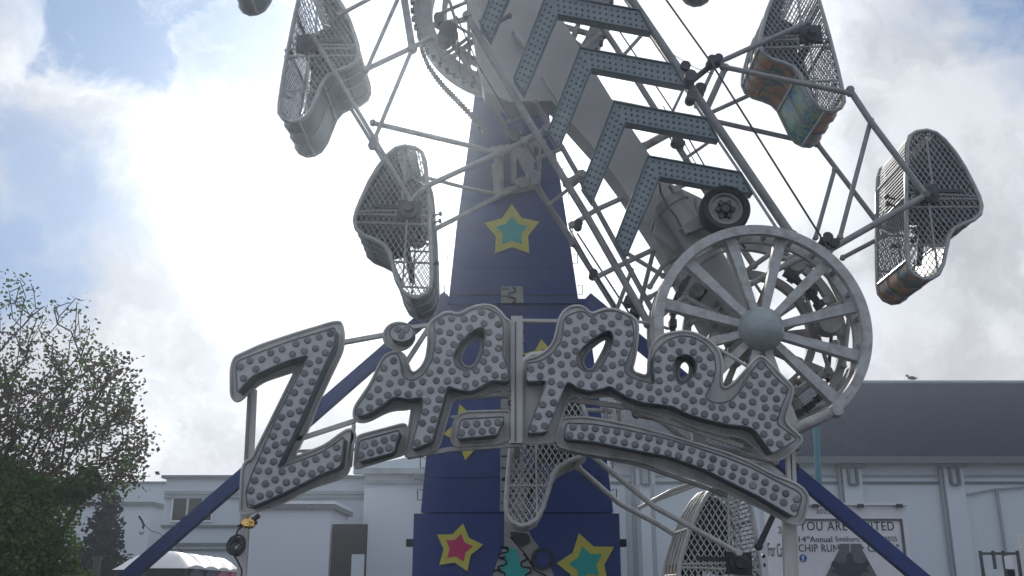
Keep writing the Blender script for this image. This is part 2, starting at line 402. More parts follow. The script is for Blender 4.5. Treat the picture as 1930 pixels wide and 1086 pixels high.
# far-left block
YG = 38.
far = thing('grey_annex', 'grey flat roofed annex half hidden behind the leafy tree', 'building', (-16, YG+3, 0))
mb = MB(); a, b = wallbox(mb, 120, 330, 912, YG, 6); mb.build('wall', 'wall3', far)
mb = MB(); mb.box(a.x-.1, b.x, YG-.1, YG+6.1, a.z, a.z+.08); mb.build('roof_edge', 'line', far)
mb = MB(); p = W(100, 953, YG-3); q = W(286, 953, YG-3); mb.box(p.x, q.x, YG-3, YG-.01, 0, p.z); mb.build('lower_wall', 'wall2', far)
mb = MB(); mb.box(p.x, q.x+.1, YG-3.12, YG-.02, p.z, p.z+.12); mb.build('lower_roof_edge', 'line', far)
# low white shed block + dark opening
YS = 26.
shed = thing('flat_roof_block', 'low plain white block with a bright roof flashing behind the letter Z', 'building', (-6.5, YS+1.5, 0))
mb = MB(); a, b = wallbox(mb, 462, 625, 951, YS, 2.8); mb.build('wall', 'wall2', shed)
mb = MB(); mb.box(a.x-.1, b.x+.12, YS-.12, YS+2.82, a.z-.12, a.z); mb.build('fascia', 'line', shed)
mb = MB(); mb.box(a.x-.1, b.x+.12, YS-.14, YS+2.82, a.z+.002, a.z+.07); mb.build('flashing', 'flash', shed)
doorway = thing('shaded_opening', 'dark panel painted as a shaded opening between the low white block and the pilaster block', 'door', (W(655, 1000, 26.1).x, 26.1, 0))
p = W(627, 988, 26.1); q = W(692, 988, 26.1)
mb = MB(); mb.box(p.x, q.x, 26.1, 26.25, 0, p.z); mb.build('opening_shade_panel', 'opening', doorway)  # flat near-black slab, its colour stands in for the shade inside the opening
mb = MB(); q2 = W(664, 1045, 26.08); mb.box(q2.x, q.x-.03, 26.0, 26.095, 0, q2.z); mb.build('lower_screen', 'wall3', doorway)

# ------------------------------------------------------------ small background things
tp = W(1527, 800, 24); tb = W(1535, 985, 24)
mb = MB(); mb.tube((tb.x-.03, 24, 0), (tp.x+.15, 24, tp.z), .075, 12); mb.tube((tp.x+.15, 24, tp.z), (tp.x+.15, 24, tp.z+.05), .11, 12)
o = mb.build('flag_pole', 'tealpole', None, True, (tb.x, 24, 0)); tag(o, 'thin teal painted pole standing behind the right end of the sign', 'pole')
# bird on the ridge
p = W(1720, 721, YH+8); p.z = rz+.12
mb = MB(); mb.lathe((p.x, p.y, p.z+.1), [(0, -.2), (.06, -.14), (.09, 0), (.07, .1), (.03, .2), (0, .26)], 10)
mb.v = [((v[0]-p.x)*1+(v[1]-p.y)*1.1+p.x, p.y+(v[1]-p.y)*.3, v[2]) for v in mb.v]
mb.lathe((p.x-.2, p.y, p.z+.2), [(0, -.06), (.05, -.03), (.06, 0), (.04, .05), (0, .08)], 8); mb.tube((p.x, p.y, p.z), (p.x, p.y, p.z-.06), .012, 5)
mb.tube((p.x-.25, p.y, p.z+.2), (p.x-.34, p.y, p.z+.18), .012, 5, .002)
o = mb.build('gull', 'bird', None, True, tuple(p)); tag(o, 'small dark bird perched on the hall roof ridge', 'bird')

# billboard trailer
def text(s, px0, py, h, Y, m_, parent, name, wpx=None, font_space=1., ital=0., sx=None):
    cu = bpy.data.curves.new('t', 'FONT'); cu.body = s; cu.size = 1; cu.extrude = .004; cu.space_character = font_space; cu.shear = ital
    ob = bpy.data.objects.new('t', cu); COL.objects.link(ob); dg = bpy.context.evaluated_depsgraph_get()
    me = bpy.data.meshes.new_from_object(ob.evaluated_get(dg)); bpy.data.objects.remove(ob)
    xs = [v.co.x for v in me.vertices]; ys = [v.co.y for v in me.vertices]
    return me, min(xs), max(xs), min(ys), max(ys)
def place_text(s, px0, px1, pyb, pyt, Y, m_, parent, name='lettering', space=1., shear=0., mapf=None):
    me, x0, x1, y0, y1 = text(s, 0, 0, 0, 0, None, None, None, font_space=space, ital=shear)
    a = W(px0, pyb, Y); b = W(px1, pyt, Y); po = Vector(parent['_o'])
    for v in me.vertices:
        u = (v.co.x-x0)/(x1-x0); t = (v.co.y-y0)/(y1-y0)
        q = Vector((a.x+u*(b.x-a.x), Y-v.co.z*1, a.z+t*(b.z-a.z)))
        if mapf: q = mapf(u, t, v.co.z)
        v.co = q-po
    me.materials.append(M[m_]); o = bpy.data.objects.new(name, me); COL.objects.link(o); o.parent = parent; o['_o'] = tuple(po); return o
YT = 17.
bb = thing('event_signboard', 'white box signboard reading YOU ARE INVITED with a road picture', 'signboard', (W(1600, 1000, YT).x, YT, 0))
x0 = W(1498, 1000, YT).x; x1 = W(1712, 1000, YT).x; zt = W(1600, 953, YT).z
mb = MB(); mb.box(x0, x1, YT, YT+1.6, .5, zt); mb.build('box_body', 'board', bb)
mb = MB(); mb.box(x0-.05, x1+.04, YT-.06, YT+1.65, zt+.001, zt+.05); mb.build('top_rail', 'flash', bb)
mb = MB()
for px in (1535, 1620, 1693):
    q = W(px, 957, YT).x; mb.box(q-.05, q+.05, YT-.08, YT-.061, zt-.04, zt+.02); mb.build('clip', 'ink', bb); mb = MB()
mb = MB(); fz = W(1600, 978, YT).z; fx = W(1702, 1000, YT).x
mb.box(x0+.1, fx, YT-.03, YT-.002, fz-.03, fz+.0); mb.box(fx-.035, fx, YT-.029, YT-.003, .5, fz-.031); mb.build('poster_frame', 'boardf', bb)
place_text('YOU ARE INVITED', 1508, 1684, 1000, 983, YT-.006, 'ink', bb, space=1.15)
place_text('14', 1506, 1519, 1022, 1011, YT-.006, 'ink', bb); place_text('th', 1520, 1526, 1015, 1010, YT-.006, 'ink', bb)
place_text('Annual', 1527, 1568, 1022, 1011, YT-.006, 'ink', bb)
place_text('Smithers, BC', 1575, 1640, 1022, 1011, YT-.006, 'inkg', bb); place_text('2025', 1668, 1690, 1020, 1011, YT-.006, 'inkg', bb)
place_text('CHIP RUN', 1506, 1580, 1040, 1026, YT-.006, 'ink', bb, space=1.08); place_text('"For Cancer"', 1598, 1694, 1040, 1026, YT-.006, 'ink', bb, space=1.05)
place_text('2025', 1538, 1565, 968, 960, YT-.006, 'inkg', bb)
cpt = W(1514, 1052, YT-.01); mb = MB(); mb.lathe((cpt.x, YT-.012, cpt.z), [(0, 0), (.062, 0), (.062, .01)], 24); bd = mb.build('round_badge', 'fblue', bb)
place_text('f', 1511, 1517, 1057, 1047, YT-.016, 'board', bd, 'badge_letter')
mb = MB(); mb.prism([P2([(1583, 1025), (1623, 1025), (1655, 1088), (1700, 1180), (1495, 1180), (1556, 1088)], YT-.012)], YT-.012, YT-.008); mb.build('road_picture', 'road', bb)
mb = MB()
for aa, bb_, ww in (((1580, 1035), (1533, 1130), .022), ((1626, 1035), (1678, 1130), .022), ((1602, 1025), (1602, 1040), .01)):
    mb.bar(W(*aa, YT-.016), W(*bb_, YT-.016), ww, .004)
mb.build('road_edge_line', 'board', bb)
mb = MB()
mb.prism([rounded(P2([(1594, 1050), (1598, 1043), (1606, 1043), (1609, 1050), (1606, 1057), (1620, 1063), (1634, 1058), (1640, 1064), (1630, 1072), (1640, 1078), (1624, 1080), (1618, 1090), (1610, 1130), (1592, 1130), (1586, 1090), (1578, 1080), (1566, 1078), (1576, 1072), (1565, 1064), (1572, 1058), (1586, 1063), (1597, 1057)], YT-.02), .02, 1)], YT-.022, YT-.018)
for cxp in (1572, 1634):
    q = W(cxp, 1061, YT-.02); mb.lathe((q.x, YT-.024, q.z), [(0, 0), (.035, 0), (.035, .003)], 12)
mb.build('rider_silhouette', 'ink', bb)
# side poster, an angled leaf at the left end
sb = thing('side_signboard', 'small angled white poster board reading For Cancer left of the big signboard', 'signboard', (W(1468, 1000, YT).x, YT, 0))
pa = W(1440, 962, YT-.7); pb = W(1496, 962, YT)
dv = (pb-pa); dv.z = 0; nn = Vector((dv.y, -dv.x, 0)).normalized()
def sq(u, z, o_=0.): return Vector((pa.x, pa.y, 0))+dv*u+Vector((0, 0, z))+nn*o_
zt2 = zt-.06
mb = MB(); vs = [sq(u, z, o_) for u in (0, 1) for z in (.5, zt2) for o_ in (0, -.08)]
mb.add(vs, [(0, 1, 3, 2), (4, 6, 7, 5), (0, 4, 5, 1), (2, 3, 7, 6), (0, 2, 6, 4), (1, 5, 7, 3)]); mb.build('board', 'board', sb)
mb = MB(); mb.tube(sq(.93, .5, .03), sq(.93, zt2, .03), .02); mb.build('edge_post', 'flash', sb)
def mp(z0, z1, u0, u1): return lambda u, t, d: sq(u0+(u1-u0)*u, z0+(z1-z0)*t, .012)
place_text('2025', 0, 1, 0, 1, YT, 'inkg', sb, mapf=mp(W(0, 1006, YT-.3).z, W(0, 993, YT-.3).z, .4, .85))
place_text('For Cancer"', 0, 1, 0, 1, YT, 'inkg', sb, mapf=mp(W(0, 1050, YT-.3).z, W(0, 1024, YT-.3).z, .02, .88))
# rack
rk = thing('steel_rack', 'dark tubular steel rack with a pale notice in front of the hall wall', 'rack', (W(1880, 1080, 20).x, 20, 0))
a = W(1848, 1043, 20); b = W(1918, 1043, 20); mid = W(1872, 1043, 20).x; m2 = W(1891, 1043, 20).x
for q in (a.x, mid, m2, b.x):
    mb = MB(); mb.box(q-.025, q+.025, 19.98, 20.03, 0, a.z+.05); mb.build('post', 'dark', rk)
mb = MB(); mb.box(a.x, b.x, 19.985, 20.025, a.z-.03, a.z+.02); z = W(0, 1070, 20).z; mb.box(W(1862, 1, 20).x, W(1887, 1, 20).x, 19.9, 19.97, z-.02, z+.03); mb.build('cross_bar', 'dark', rk)
mb = MB(); p = W(1903, 1058, 19.9); mb.box(p.x-.07, p.x+.08, 19.94, 19.97, p.z-.14, p.z+.1); mb.build('notice', 'board', rk)
mb = MB(); p = W(1876, 1078, 19.8); mb.box(p.x-.12, p.x+.12, 19.7, 19.96, 0, p.z+.05); mb.build('crate', 'wall', rk)
mb = MB(); p = W(1898, 1073, 19.9); mb.box(p.x-.1, p.x+.22, 20.05, 20.5, 0, p.z); mb.build('dark_panel', 'opening', rk)
tk = thing('parked_box_truck', 'white box truck cut off by the right edge behind the steel rack', 'truck', (W(1960, 1080, 19).x, 19, 0))
a = W(1916, 992, 19); a.x = W(1914, 992, 22).x
mb = MB(); mb.box(a.x, a.x+2.3, 19, 22, .6, a.z); mb.build('box_body', 'truck', tk)
mb = MB()
for z in (a.z-.26, a.z-.5): mb.box(a.x-.01, a.x+2.31, 18.96, 18.999, z-.02, z+.01)
mb.box(a.x-.03, a.x+.03, 18.93, 18.998, .6, a.z-.27); mb.build('rub_rail', 'ink', tk)
mb = MB(); mb.box(a.x-.08, a.x+2.4, 18.8, 19.3, a.z+.12, a.z+.16); mb.box(a.x+.05, a.x+2.2, 19.02, 19.2, a.z+.01, a.z+.119); mb.build('roof_rack', 'rear', tk)
for q in (a.x+.2, a.x+2.1):
    mb = MB()
    for yy in (19.6, 21.4): mb.tube((q-.14, yy, .45), (q+.14, yy, .45), .45, 20)
    mb.build('wheel', 'rubber', tk, True)

# portable toilets
def toilet(x, y, col, label):
    t = thing('portable_toilet', label, 'toilet', (x, y, 0), 'portable toilets standing in a row')
    w_, d_, h = 1.0, 1.08, 1.92
    mb = MB(); mb.box(x, x+w_, y, y+d_, .06, h); mb.build('cabin', 'tgreen' if col == 'g' else 'tpink', t)
    mb = MB(); n = 14; pf = []
    for i in range(n+1):
        u = -1+2*i/n; pf.append((u*(d_/2+.04), h+.002+.30*(1-abs(u)**2.1)))
    vs = [(x-.04, y+d_/2+a_, z) for a_, z in pf]+[(x+w_+.04, y+d_/2+a_, z) for a_, z in pf]
    # ridge bulges in the middle along x
    rows = 9; vs = []
    for j in range(rows):
        v = j/(rows-1); k = 1-.8*abs(2*v-1)**3
        for a_, z in pf: vs.append((x-.04+v*(w_+.08), y+d_/2+a_, h+.002+(z-h)*k))
    fs = [(j*(n+1)+i, j*(n+1)+i+1, (j+1)*(n+1)+i+1, (j+1)*(n+1)+i) for j in range(rows-1) for i in range(n)]
    fs += [tuple(range(n, -1, -1)), tuple((rows-1)*(n+1)+i for i in range(n+1))]
    mb.add(vs, fs); mb.build('roof', 'troof', t, True)
    mb = MB(); dl = [(y+.14, .15), (y+d_-.14, .15), (y+d_-.14, 1.65)]+[(y+d_/2+(d_/2-.14)*cos(k*pi/8), 1.65+.3*sin(k*pi/8)) for k in range(1, 8)]+[(y+.14, 1.65)]
    k = len(dl); mb.add([(x+w_+.005, a_, z) for a_, z in dl]+[(x+w_+.035, a_, z) for a_, z in dl], [tuple(range(k, 2*k))]+[(i, (i+1) % k, k+(i+1) % k, k+i) for i in range(k)])
    dr = mb.build('door', 'ink' if col == 'g' else 'tpink', t)
    mb = MB(); mb.lathe((0, 0, 0), [(0, .02), (.07, .02), (.07, 0)], 14); mb.v = [(x+w_+.036+v[1], y+d_/2+v[0], 1.72+v[2]) for v in mb.v]; mb.build('vent_disc', 'troof', dr)
    mb = MB(); mb.box(x+.2, x+.34, y-.03, y-.001, h-.2, h+.02); mb.build('vent_pipe', 'boardf', t)
xx = W(350, 1060, 17.4).x-1.0
cols = ['g', 'g', 'p', 'p', 'g']; nm = ['nearest green door unit', 'second green door unit', 'first pink unit', 'second pink unit', 'last green unit']
for k in range(4):
    toilet(xx-.085*k, 17.4+1.14*k, cols[k], 'white roofed portable toilet, %s of the row' % nm[k])
for k in range(2):
    toilet(W(200, 1060, 18.3).x+.06*k, 18.75+1.14*k, 'g', 'dark green portable toilet %s' % ('half hidden at the left end of the row' if k == 0 else 'behind the leftmost one'))

# ------------------------------------------------------------ trees
def space_tree(base, targets, trunk_pts, rnd, step=.32):
    nodes = [Vector(p) for p in trunk_pts]; par = [max(0, i-1) for i in range(len(nodes))]; par[0] = -1
    targets = sorted(targets, key=lambda t: (t-nodes[-1]).length)
    for t in targets:
        def cost(i):
            v = t-nodes[i]; l = v.length; o_ = nodes[i]-nodes[3]
            c = 1.0 if o_.length < .3 else v.dot(o_)/max(1e-6, l*o_.length)
            return l*(1.9-c)+(0 if i > 2 else 3)+max(0, -v.z)*.6
        bi = min(range(len(nodes)), key=cost)
        p = nodes[bi]; d = t-p; n = max(1, int(d.length/step)); prev = bi
        wob = Vector((rnd.uniform(-1, 1), rnd.uniform(-1, 1), rnd.uniform(-.9, .2)))*.12*d.length
        for k in range(1, n+1):
            u = k/n; q = p+d*u+wob*sin(pi*u)+Vector((rnd.uniform(-1, 1), rnd.uniform(-1, 1), rnd.uniform(-1, 1)))*.014
            nodes.append(q); par.append(prev); prev = len(nodes)-1
    return nodes, par
def thick(nodes, par, tip=.008, ex=.42):
    n = len(nodes); wgt = [0]*n; ch = [0]*n
    for i in range(n):
        if par[i] >= 0: ch[par[i]] += 1
    for i in range(n-1, 0, -1):
        if ch[i] == 0: wgt[i] = max(wgt[i], 1)
        wgt[par[i]] += wgt[i]
    return [tip*max(1, x)**ex for x in wgt], ch
rnd = random.Random(3)
YTREE = 13.
outline = [(-160, 500), (-60, 505), (20, 520), (60, 528), (90, 575), (150, 560), (165, 600), (185, 660), (240, 668), (268, 715), (238, 745), (262, 800), (296, 832), (262, 858), (272, 915), (215, 925), (165, 940), (128, 1000), (135, 1130), (-160, 1130)]
targets = []
while len(targets) < 1250:
    px, py = rnd.uniform(-160, 300), rnd.uniform(505, 1130)
    if not inside((px, py), outline): continue
    if py < 660 and rnd.random() < .2: continue
    targets.append(W(px, py, YTREE+rnd.uniform(-1.8, 1.8)*(.5 if py < 650 else 1)))
tx = W(-30, 1080, YTREE).x
trunk = [(tx, YTREE, 0), (tx+.03, YTREE, .7), (tx-.03, YTREE+.05, 1.4), (tx+.05, YTREE, 2.0)]
nodes, par = space_tree(None, targets, trunk, rnd)
rad, chn = thick(nodes, par, .006, .43)
tree = thing('leafy_tree', 'tall sparse leafed tree with bare upper twigs at the left edge', 'tree', (tx, YTREE, 0))
mb = MB(); mbb = MB()
for i in range(1, len(nodes)):
    (mb if i < 4 else mbb).tube(nodes[par[i]], nodes[i], min(rad[par[i]], .16), 5 if rad[i] < .03 else 8, min(rad[i], .16), cap=False)
mb.build('trunk', 'bark', tree, True)
mbb.build('branches', 'bark', tree)
def leaf(mb, p, s, rnd):
    d = Vector((rnd.gauss(0, 1), rnd.gauss(0, 1), rnd.gauss(0, .7))).normalized(); u = d.orthogonal().normalized()
    u = (Matrix.Rotation(rnd.uniform(0, 6.28), 3, d) @ u)
    mb.add([p, p+d*s*.5+u*s*.33, p+d*s, p+d*s*.5-u*s*.33], [(0, 1, 2, 3)])
mg, mr_ = MB(), MB()
def leafcount(py): return 1.7 if py < 640 else (4.5 if py < 760 else (9 if py < 900 else 15))
zt_ = [W(0, y, YTREE).z for y in (640, 760, 900)]
for i in range(4, len(nodes)):
    if rad[i] > .035: continue
    z = nodes[i].z; k = 5 if z > zt_[0] else (13 if z > zt_[1] else (21 if z > zt_[2] else 28))
    k = int(k+rnd.random())
    red = rnd.random() < (.6 if zt_[0] > z > zt_[2]-.2 else .1)
    for _ in range(k):
        leaf(mr_ if red else mg, nodes[i]+Vector((rnd.gauss(0, .08), rnd.gauss(0, .08), rnd.gauss(0, .07))), rnd.uniform(.035, .08), rnd)
mg.cur = 0; nb = len(mg.f); mg.add(mr_.v, mr_.f); mg.m = [0]*nb+[1]*len(mr_.f)
mg.build('crown', ['leaf', 'leafr'], tree)
# dense green shrub below the tree
bx = W(20, 1080, 11.5)
sh = thing('leafy_shrub', 'dense mid green shrub filling the bottom left corner under the sparse tree', 'shrub', (bx.x, 11.5, 0))
mb = MB(); mb.tube((bx.x, 11.5, 0), (bx.x+.05, 11.5, 1.2), .07, 8, .03)
for k in range(14): a = k*2.4; mb.tube((bx.x+.05, 11.5, .5+.05*k), (bx.x+.7*cos(a), 11.5+.6*sin(a), 1.3+.06*k), .025, 5, .008)
mb.build('stem', 'bark', sh)
mb = MB(); lobes = [(W(px, py, Y_), r) for px, py, Y_, r in ((-60, 960, 11.5, .55), (20, 965, 11.4, .42), (60, 1010, 11.3, .42), (95, 1060, 11.4, .35), (30, 1060, 11.3, .5), (-40, 1060, 11.4, .6), (110, 1120, 11.4, .35), (60, 935, 11.6, .3), (140, 925, 11.7, .16), (165, 905, 11.8, .13), (-80, 900, 11.7, .4), (10, 905, 11.8, .3))]
for k in range(26000):
    c, r = lobes[int(rnd.random()**.8*len(lobes))]; d = Vector((rnd.gauss(0, 1), rnd.gauss(0, 1), rnd.gauss(0, 1))).normalized()
    p = c+d*r*(rnd.random()**.4)*(1+.22*sin(d.x*7+c.x*5)*cos(d.z*6)); leaf(mb, p, rnd.uniform(.035, .075), rnd)
mb.build('foliage', 'leaf', sh)
# dark evergreen
YE = 21.
cx_, ct = W(205, 935, YE), W(205, 935, YE).z
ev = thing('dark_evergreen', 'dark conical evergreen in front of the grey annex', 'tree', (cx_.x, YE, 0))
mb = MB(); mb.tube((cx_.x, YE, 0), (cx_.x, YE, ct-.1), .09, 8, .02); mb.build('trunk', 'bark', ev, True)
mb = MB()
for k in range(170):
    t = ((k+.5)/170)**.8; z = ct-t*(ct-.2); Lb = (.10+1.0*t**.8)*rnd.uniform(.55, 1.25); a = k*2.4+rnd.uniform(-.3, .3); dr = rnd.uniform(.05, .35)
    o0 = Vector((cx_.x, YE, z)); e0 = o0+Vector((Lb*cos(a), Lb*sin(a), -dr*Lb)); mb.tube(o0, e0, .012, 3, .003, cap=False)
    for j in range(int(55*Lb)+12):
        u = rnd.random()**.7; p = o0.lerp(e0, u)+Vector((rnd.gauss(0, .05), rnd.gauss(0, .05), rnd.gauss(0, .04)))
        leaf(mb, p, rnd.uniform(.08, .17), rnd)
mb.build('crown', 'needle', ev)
# post under the evergreen
p = W(183, 1060, 20.2); mb = MB(); mb.box(p.x-.06, p.x+.06, 20.14, 20.26, 0, p.z+.05); mb.box(p.x-.08, p.x+.08, 20.12, 20.28, p.z+.051, p.z+.1)
tag(mb.build('wooden_post', 'bark', None, False, (p.x, 20.2, 0)), 'short brown wooden post under the dark evergreen', 'post')

# ------------------------------------------------------------ tower
YW = 12.8
tower = thing('ride_tower', 'tapered blue tower of the ride painted with stars and a zipper', 'ride tower', (0, YW+.6, 0))
def frustum(name, pts, y0, depth, m_='blue'):
    mb = MB(); mb.prism([P2(pts, y0)], y0, y0+depth); return mb.build(name, m_, tower)
frustum('upper_panel', [(905, 60), (1018, 60), (1030, 190), (1048, 290), (1075, 462), (1091, 572), (845, 572), (860, 430), (875, 330), (893, 190)], YW, 1.3)
frustum('shoulder_panel', [(828, 563), (1112, 563), (1136, 590), (1136, 606), (812, 606), (806, 592)], YW+.06, 1.5)
frustum('lower_panel', [(828, 609), (1110, 609), (1128, 740), (1143, 862), (1156, 966), (793, 966), (803, 862), (816, 740)], YW-.1, 1.7)
pb0 = P2([(780, 968), (1167, 968)], YW-.3)
mb = MB(); zt = pb0[0][1]; x0 = pb0[0][0]; x1 = pb0[1][0]; mb.box(x0, x1, YW-.3, YW+1.6, .3, zt); mb.build('base_panel', 'blue', tower)
for px in (1, -1):
    q = W(1172 if px > 0 else 774, 1023, YW-.3); mb = MB(); mb.box(q.x-.06, q.x+.06, YW-.28, YW-.1, q.z-.045, q.z+.045); mb.build('latch', 'black', tower)
# seams
mb = MB(); a = W(845, 556, YW-.01); b = W(1090, 556, YW-.01); mb.box(a.x+.02, b.x-.02, YW-.008, YW-.001, a.z-.006, a.z+.006); mb.build('seam', 'black', tower)
for yy_ in (250, 345, 505):
    a = W(1090-(572-yy_)*.158-2, yy_, YW-.01); b = W(845+(572-yy_)*.125+2, yy_, YW-.01); mb = MB(); mb.box(b.x+.03, a.x-.03, YW-.006, YW-.001, a.z-.004, a.z+.004)
    for k in range(14): q = b.x+.06+(a.x-b.x-.12)*k/13; mb.box(q-.008, q+.008, YW-.0065, YW-.0005, a.z+.03, a.z+.045)
    mb.build('seam', 'seamblue', tower)
for yy_ in (700, 900):
    a = W(1110+(yy_-609)*.128-4, yy_, YW-.11); b = W(828-(yy_-609)*.098+4, yy_, YW-.11); mb = MB(); mb.box(b.x+.03, a.x-.03, YW-.106, YW-.101, a.z-.004, a.z+.004); mb.build('seam', 'seamblue', tower)
# step rungs
def rung(px, py, side):
    c = W(px, py, YW+.1); s = side; ww, hh = .07, .13
    mb = MB(); mb.pipe([c, c+Vector((s*ww, 0, .015)), c+Vector((s*ww*.9, 0, -hh)), c+Vector((s*.01, 0, -hh+.01))], .007, 5); mb.build('step_rung', 'cable', tower)
for py, xl_, xr_ in ((197, 892, 1032), (255, 886, 1041), (312, 879, 1052), (368, 870, 1062), (428, 861, 1070), (487, 853, 1079), (545, 847, 1088), (870, 802, 1145), (930, 797, 1152)):
    rung(xl_, py-6, -1); rung(xr_, py-6, 1)
def star(pts, Y, m1, m2, inner=.58, plate=True):
    c = (sum(p[0] for p in pts[::2])/5, sum(p[1] for p in pts[::2])/5)
    mb = MB(); mb.prism([P2(pts, Y)], Y-.02, Y-.0); o = mb.build('star', m1, tower)
    mb = MB(); mb.prism([P2([(c[0]+(x-c[0])*inner, c[1]+(y-c[1])*inner) for x, y in pts], Y-.02)], Y-.026, Y-.021); mb.build('star_centre', m2, o)
def starpts(tips, k=.45):
    c = (sum(p[0] for p in tips)/5, sum(p[1] for p in tips)/5); q = []
    for i in range(5):
        a, b = tips[i], tips[(i+1) % 5]; q.append(a); mx_, my_ = (a[0]+b[0])/2, (a[1]+b[1])/2
        q.append((c[0]+(mx_-c[0])*k/.62, c[1]+(my_-c[1])*k/.62))
    return q
star(starpts([(964.5, 385.7), (1016, 419), (997.6, 478), (933, 478), (913, 421)]), YW-.002, 'yellow', 'teal')
star(starpts([(873, 987), (911, 1027), (881, 1077), (828, 1065), (824, 1008)]), YW-.302, 'yellow', 'pink')
star(starpts([(1091, 1005), (1157, 1031), (1146, 1100), (1080, 1118), (1049, 1062)]), YW-.302, 'yellow', 'teal')
star(starpts([(865, 761), (911, 795), (880, 868), (839, 818), (838, 800)][:0] or [(865, 763), (918, 800), (875, 868), (838, 817), (838, 812)][:0] or [(866, 762), (925, 790), (925, 845), (877, 868), (836, 818)]), YW-.102, 'yellow', 'teal')
star(starpts([(1020, 640), (1068, 668), (1050, 718), (1000, 712), (985, 668)]), YW-.102, 'yellow', 'pink')
# painted zipper
mb = MB(); mb.prism([P2([(945, 540), (985, 540), (987, 571), (944, 571)], YW-.01)], YW-.02, YW-.001); mb.build('zip_tape', 'tape', tower)
mb = MB(); mb.prism([P2([(945, 610), (987, 610), (990, 964), (942, 964)], YW-.11)], YW-.12, YW-.101); mb.build('zip_tape', 'tape', tower)
mb = MB()
def serp(x, y0, y1, Y, amp=5, per=18, slope=0.):
    pts = []; y = y0; s = 1
    while y < y1:
        for dx, dy in ((s*amp*.2, 0), (s*amp, per*.1), (s*amp, per*.4), (s*amp*.2, per*.5)): pts.append((x+dx+slope*(y-y0), y+dy))
        y += per*.5; s = -s
    return [W(a_, b_, Y) for a_, b_ in pts]
mb.pipe(serp(965, 542, 570, YW-.03, 6, 19), .011, 5); mb.pipe(serp(965, 612, 962, YW-.13, 6, 19), .011, 5)
for py in range(545, 570, 13): mb.pipe([W(946, py, YW-.025), W(960, py, YW-.025)], .008, 4)
for py in range(618, 962, 22): mb.pipe([W(944, py, YW-.125), W(960, py, YW-.125)], .009, 4); mb.pipe([W(972, py+8, YW-.125), W(989, py+8, YW-.125)], .009, 4)
mb.build('zip_teeth', 'black', tower)
YZ = YW-.31
mb = MB(); mb.prism([P2([(950, 970), (985, 970), (1000, 1010), (1030, 1050), (1050, 1100), (925, 1100), (936, 1060), (950, 1030)], YZ)], YZ-.006, YZ+.008); zp = mb.build('zip_opening', 'tape', tower)
mb = MB(); mb.prism([rounded(P2([(962, 1030), (972, 1036), (980, 1050), (978, 1062), (992, 1070), (1002, 1100), (944, 1100), (950, 1078), (942, 1066), (952, 1058), (950, 1046)], YZ), .02, 1)], YZ-.012, YZ-.007); mb.build('zip_lining', 'teal', zp)
mb = MB(); mb.pipe(serp(950, 1030, 1096, YZ-.014, 7, 24, -.12), .011, 5); mb.pipe(serp(985, 1045, 1096, YZ-.014, 7, 24, .35), .011, 5)
mb.pipe([W(962, 1012, YZ-.014), W(990, 1045, YZ-.014), W(1008, 1075, YZ-.014), W(1030, 1086, YZ-.014)], .010, 5)
for a, b in (((930, 1076), (944, 1072)), ((940, 1052), (952, 1050)), ((944, 1030), (955, 1034)), ((1010, 1050), (1000, 1062))): mb.pipe([W(*a, YZ-.014), W(*b, YZ-.014)], .012, 5)
mb.build('zip_tooth_line', 'black', zp)
mb = MB(); mb.prism([rounded(P2([(960, 1002), (996, 1006), (1000, 1020), (985, 1032), (970, 1022)], YZ-.02), .02, 1)], YZ-.03, YZ-.016); mb.build('zip_slider', 'dark', zp)
q = W(1022, 1053, YZ-.03); mb = MB(); mb.annulus((q.x, 0, q.z), .098, .122, YZ-.04, YZ-.02, 28); mb.annulus((q.x, 0, q.z), .13, .137, YZ-.04, YZ-.02, 28); mb.build('zip_pull_ring', 'ink', zp)
mb = MB(); mb.lathe((q.x, YZ-.022, q.z), [(0, 0), (.097, 0), (.097, .01)], 24); mb.build('zip_pull_disc', 'blue', zp)
# braces
def brace(a, b, ya, yb, r=.155):
    mb = MB(); mb.bar(W(*a, ya), W(*b, yb), r, .16); mb.build('brace_beam', 'beam', tower)
brace((845, 560), (225, 1101), 13.1, 12.9, .165); brace((1105, 563), (1768, 1118), 13.1, 12.2, .165)
# tower-top bearing gear
mb = MB()
for a, b, r in (((940, 285), (940, 370), .07), ((968, 275), (968, 345), .045), ((1000, 262), (1000, 345), .05), ((1016, 270), (1016, 330), .03), ((930, 310), (935, 368), .03)): mb.tube(W(*a, YW-.15), W(*b, YW-.15), r, 10); mb.build('mast_tube', 'rear', tower, True); mb = MB()
mb.bar(W(925, 285, YW-.12), W(1030, 270, YW-.12), .09, .1); mb.bar(W(930, 365, YW-.12), W(1010, 350, YW-.12), .08, .1)
mb.build('mast_fitting', 'rear', tower, True)

# ------------------------------------------------------------ boom
YF, YR = 10.3, 11.5
pc = W(965, 20, 11.8)
boom = thing('ride_boom', 'long tilted lattice boom of the ride with chevron panels and big spoked end wheels', 'ride boom', tuple(pc))
def tubes(name, items, m_, Y, parent=boom, n=10):
    for it in items:
        pts, wpx = it[0], it[1]; yy = it[2] if len(it) > 2 else Y; mm = it[3] if len(it) > 3 else m_
        mb = MB(); ys = yy if isinstance(yy, (list, tuple)) else [yy]*len(pts)
        P = [W(x, y, q) for (x, y), q in zip(pts, ys)]
        r = wpx/2/F*sum(ys)/len(ys)*1.02
        for a, b in zip(P[:-1], P[1:]): mb.tube(a, b, r, n)
        if wpx >= 8:
            for e_ in (P[0], P[-1]): mb.lathe((e_.x, e_.y, e_.z), [(0, -r*1.25), (r*1.0, -r*1.2), (r*1.35, -r*.5), (r*1.35, r*.5), (r, r*1.2), (0, r*1.25)], 10)
        mb.build(name, mm, parent, True)
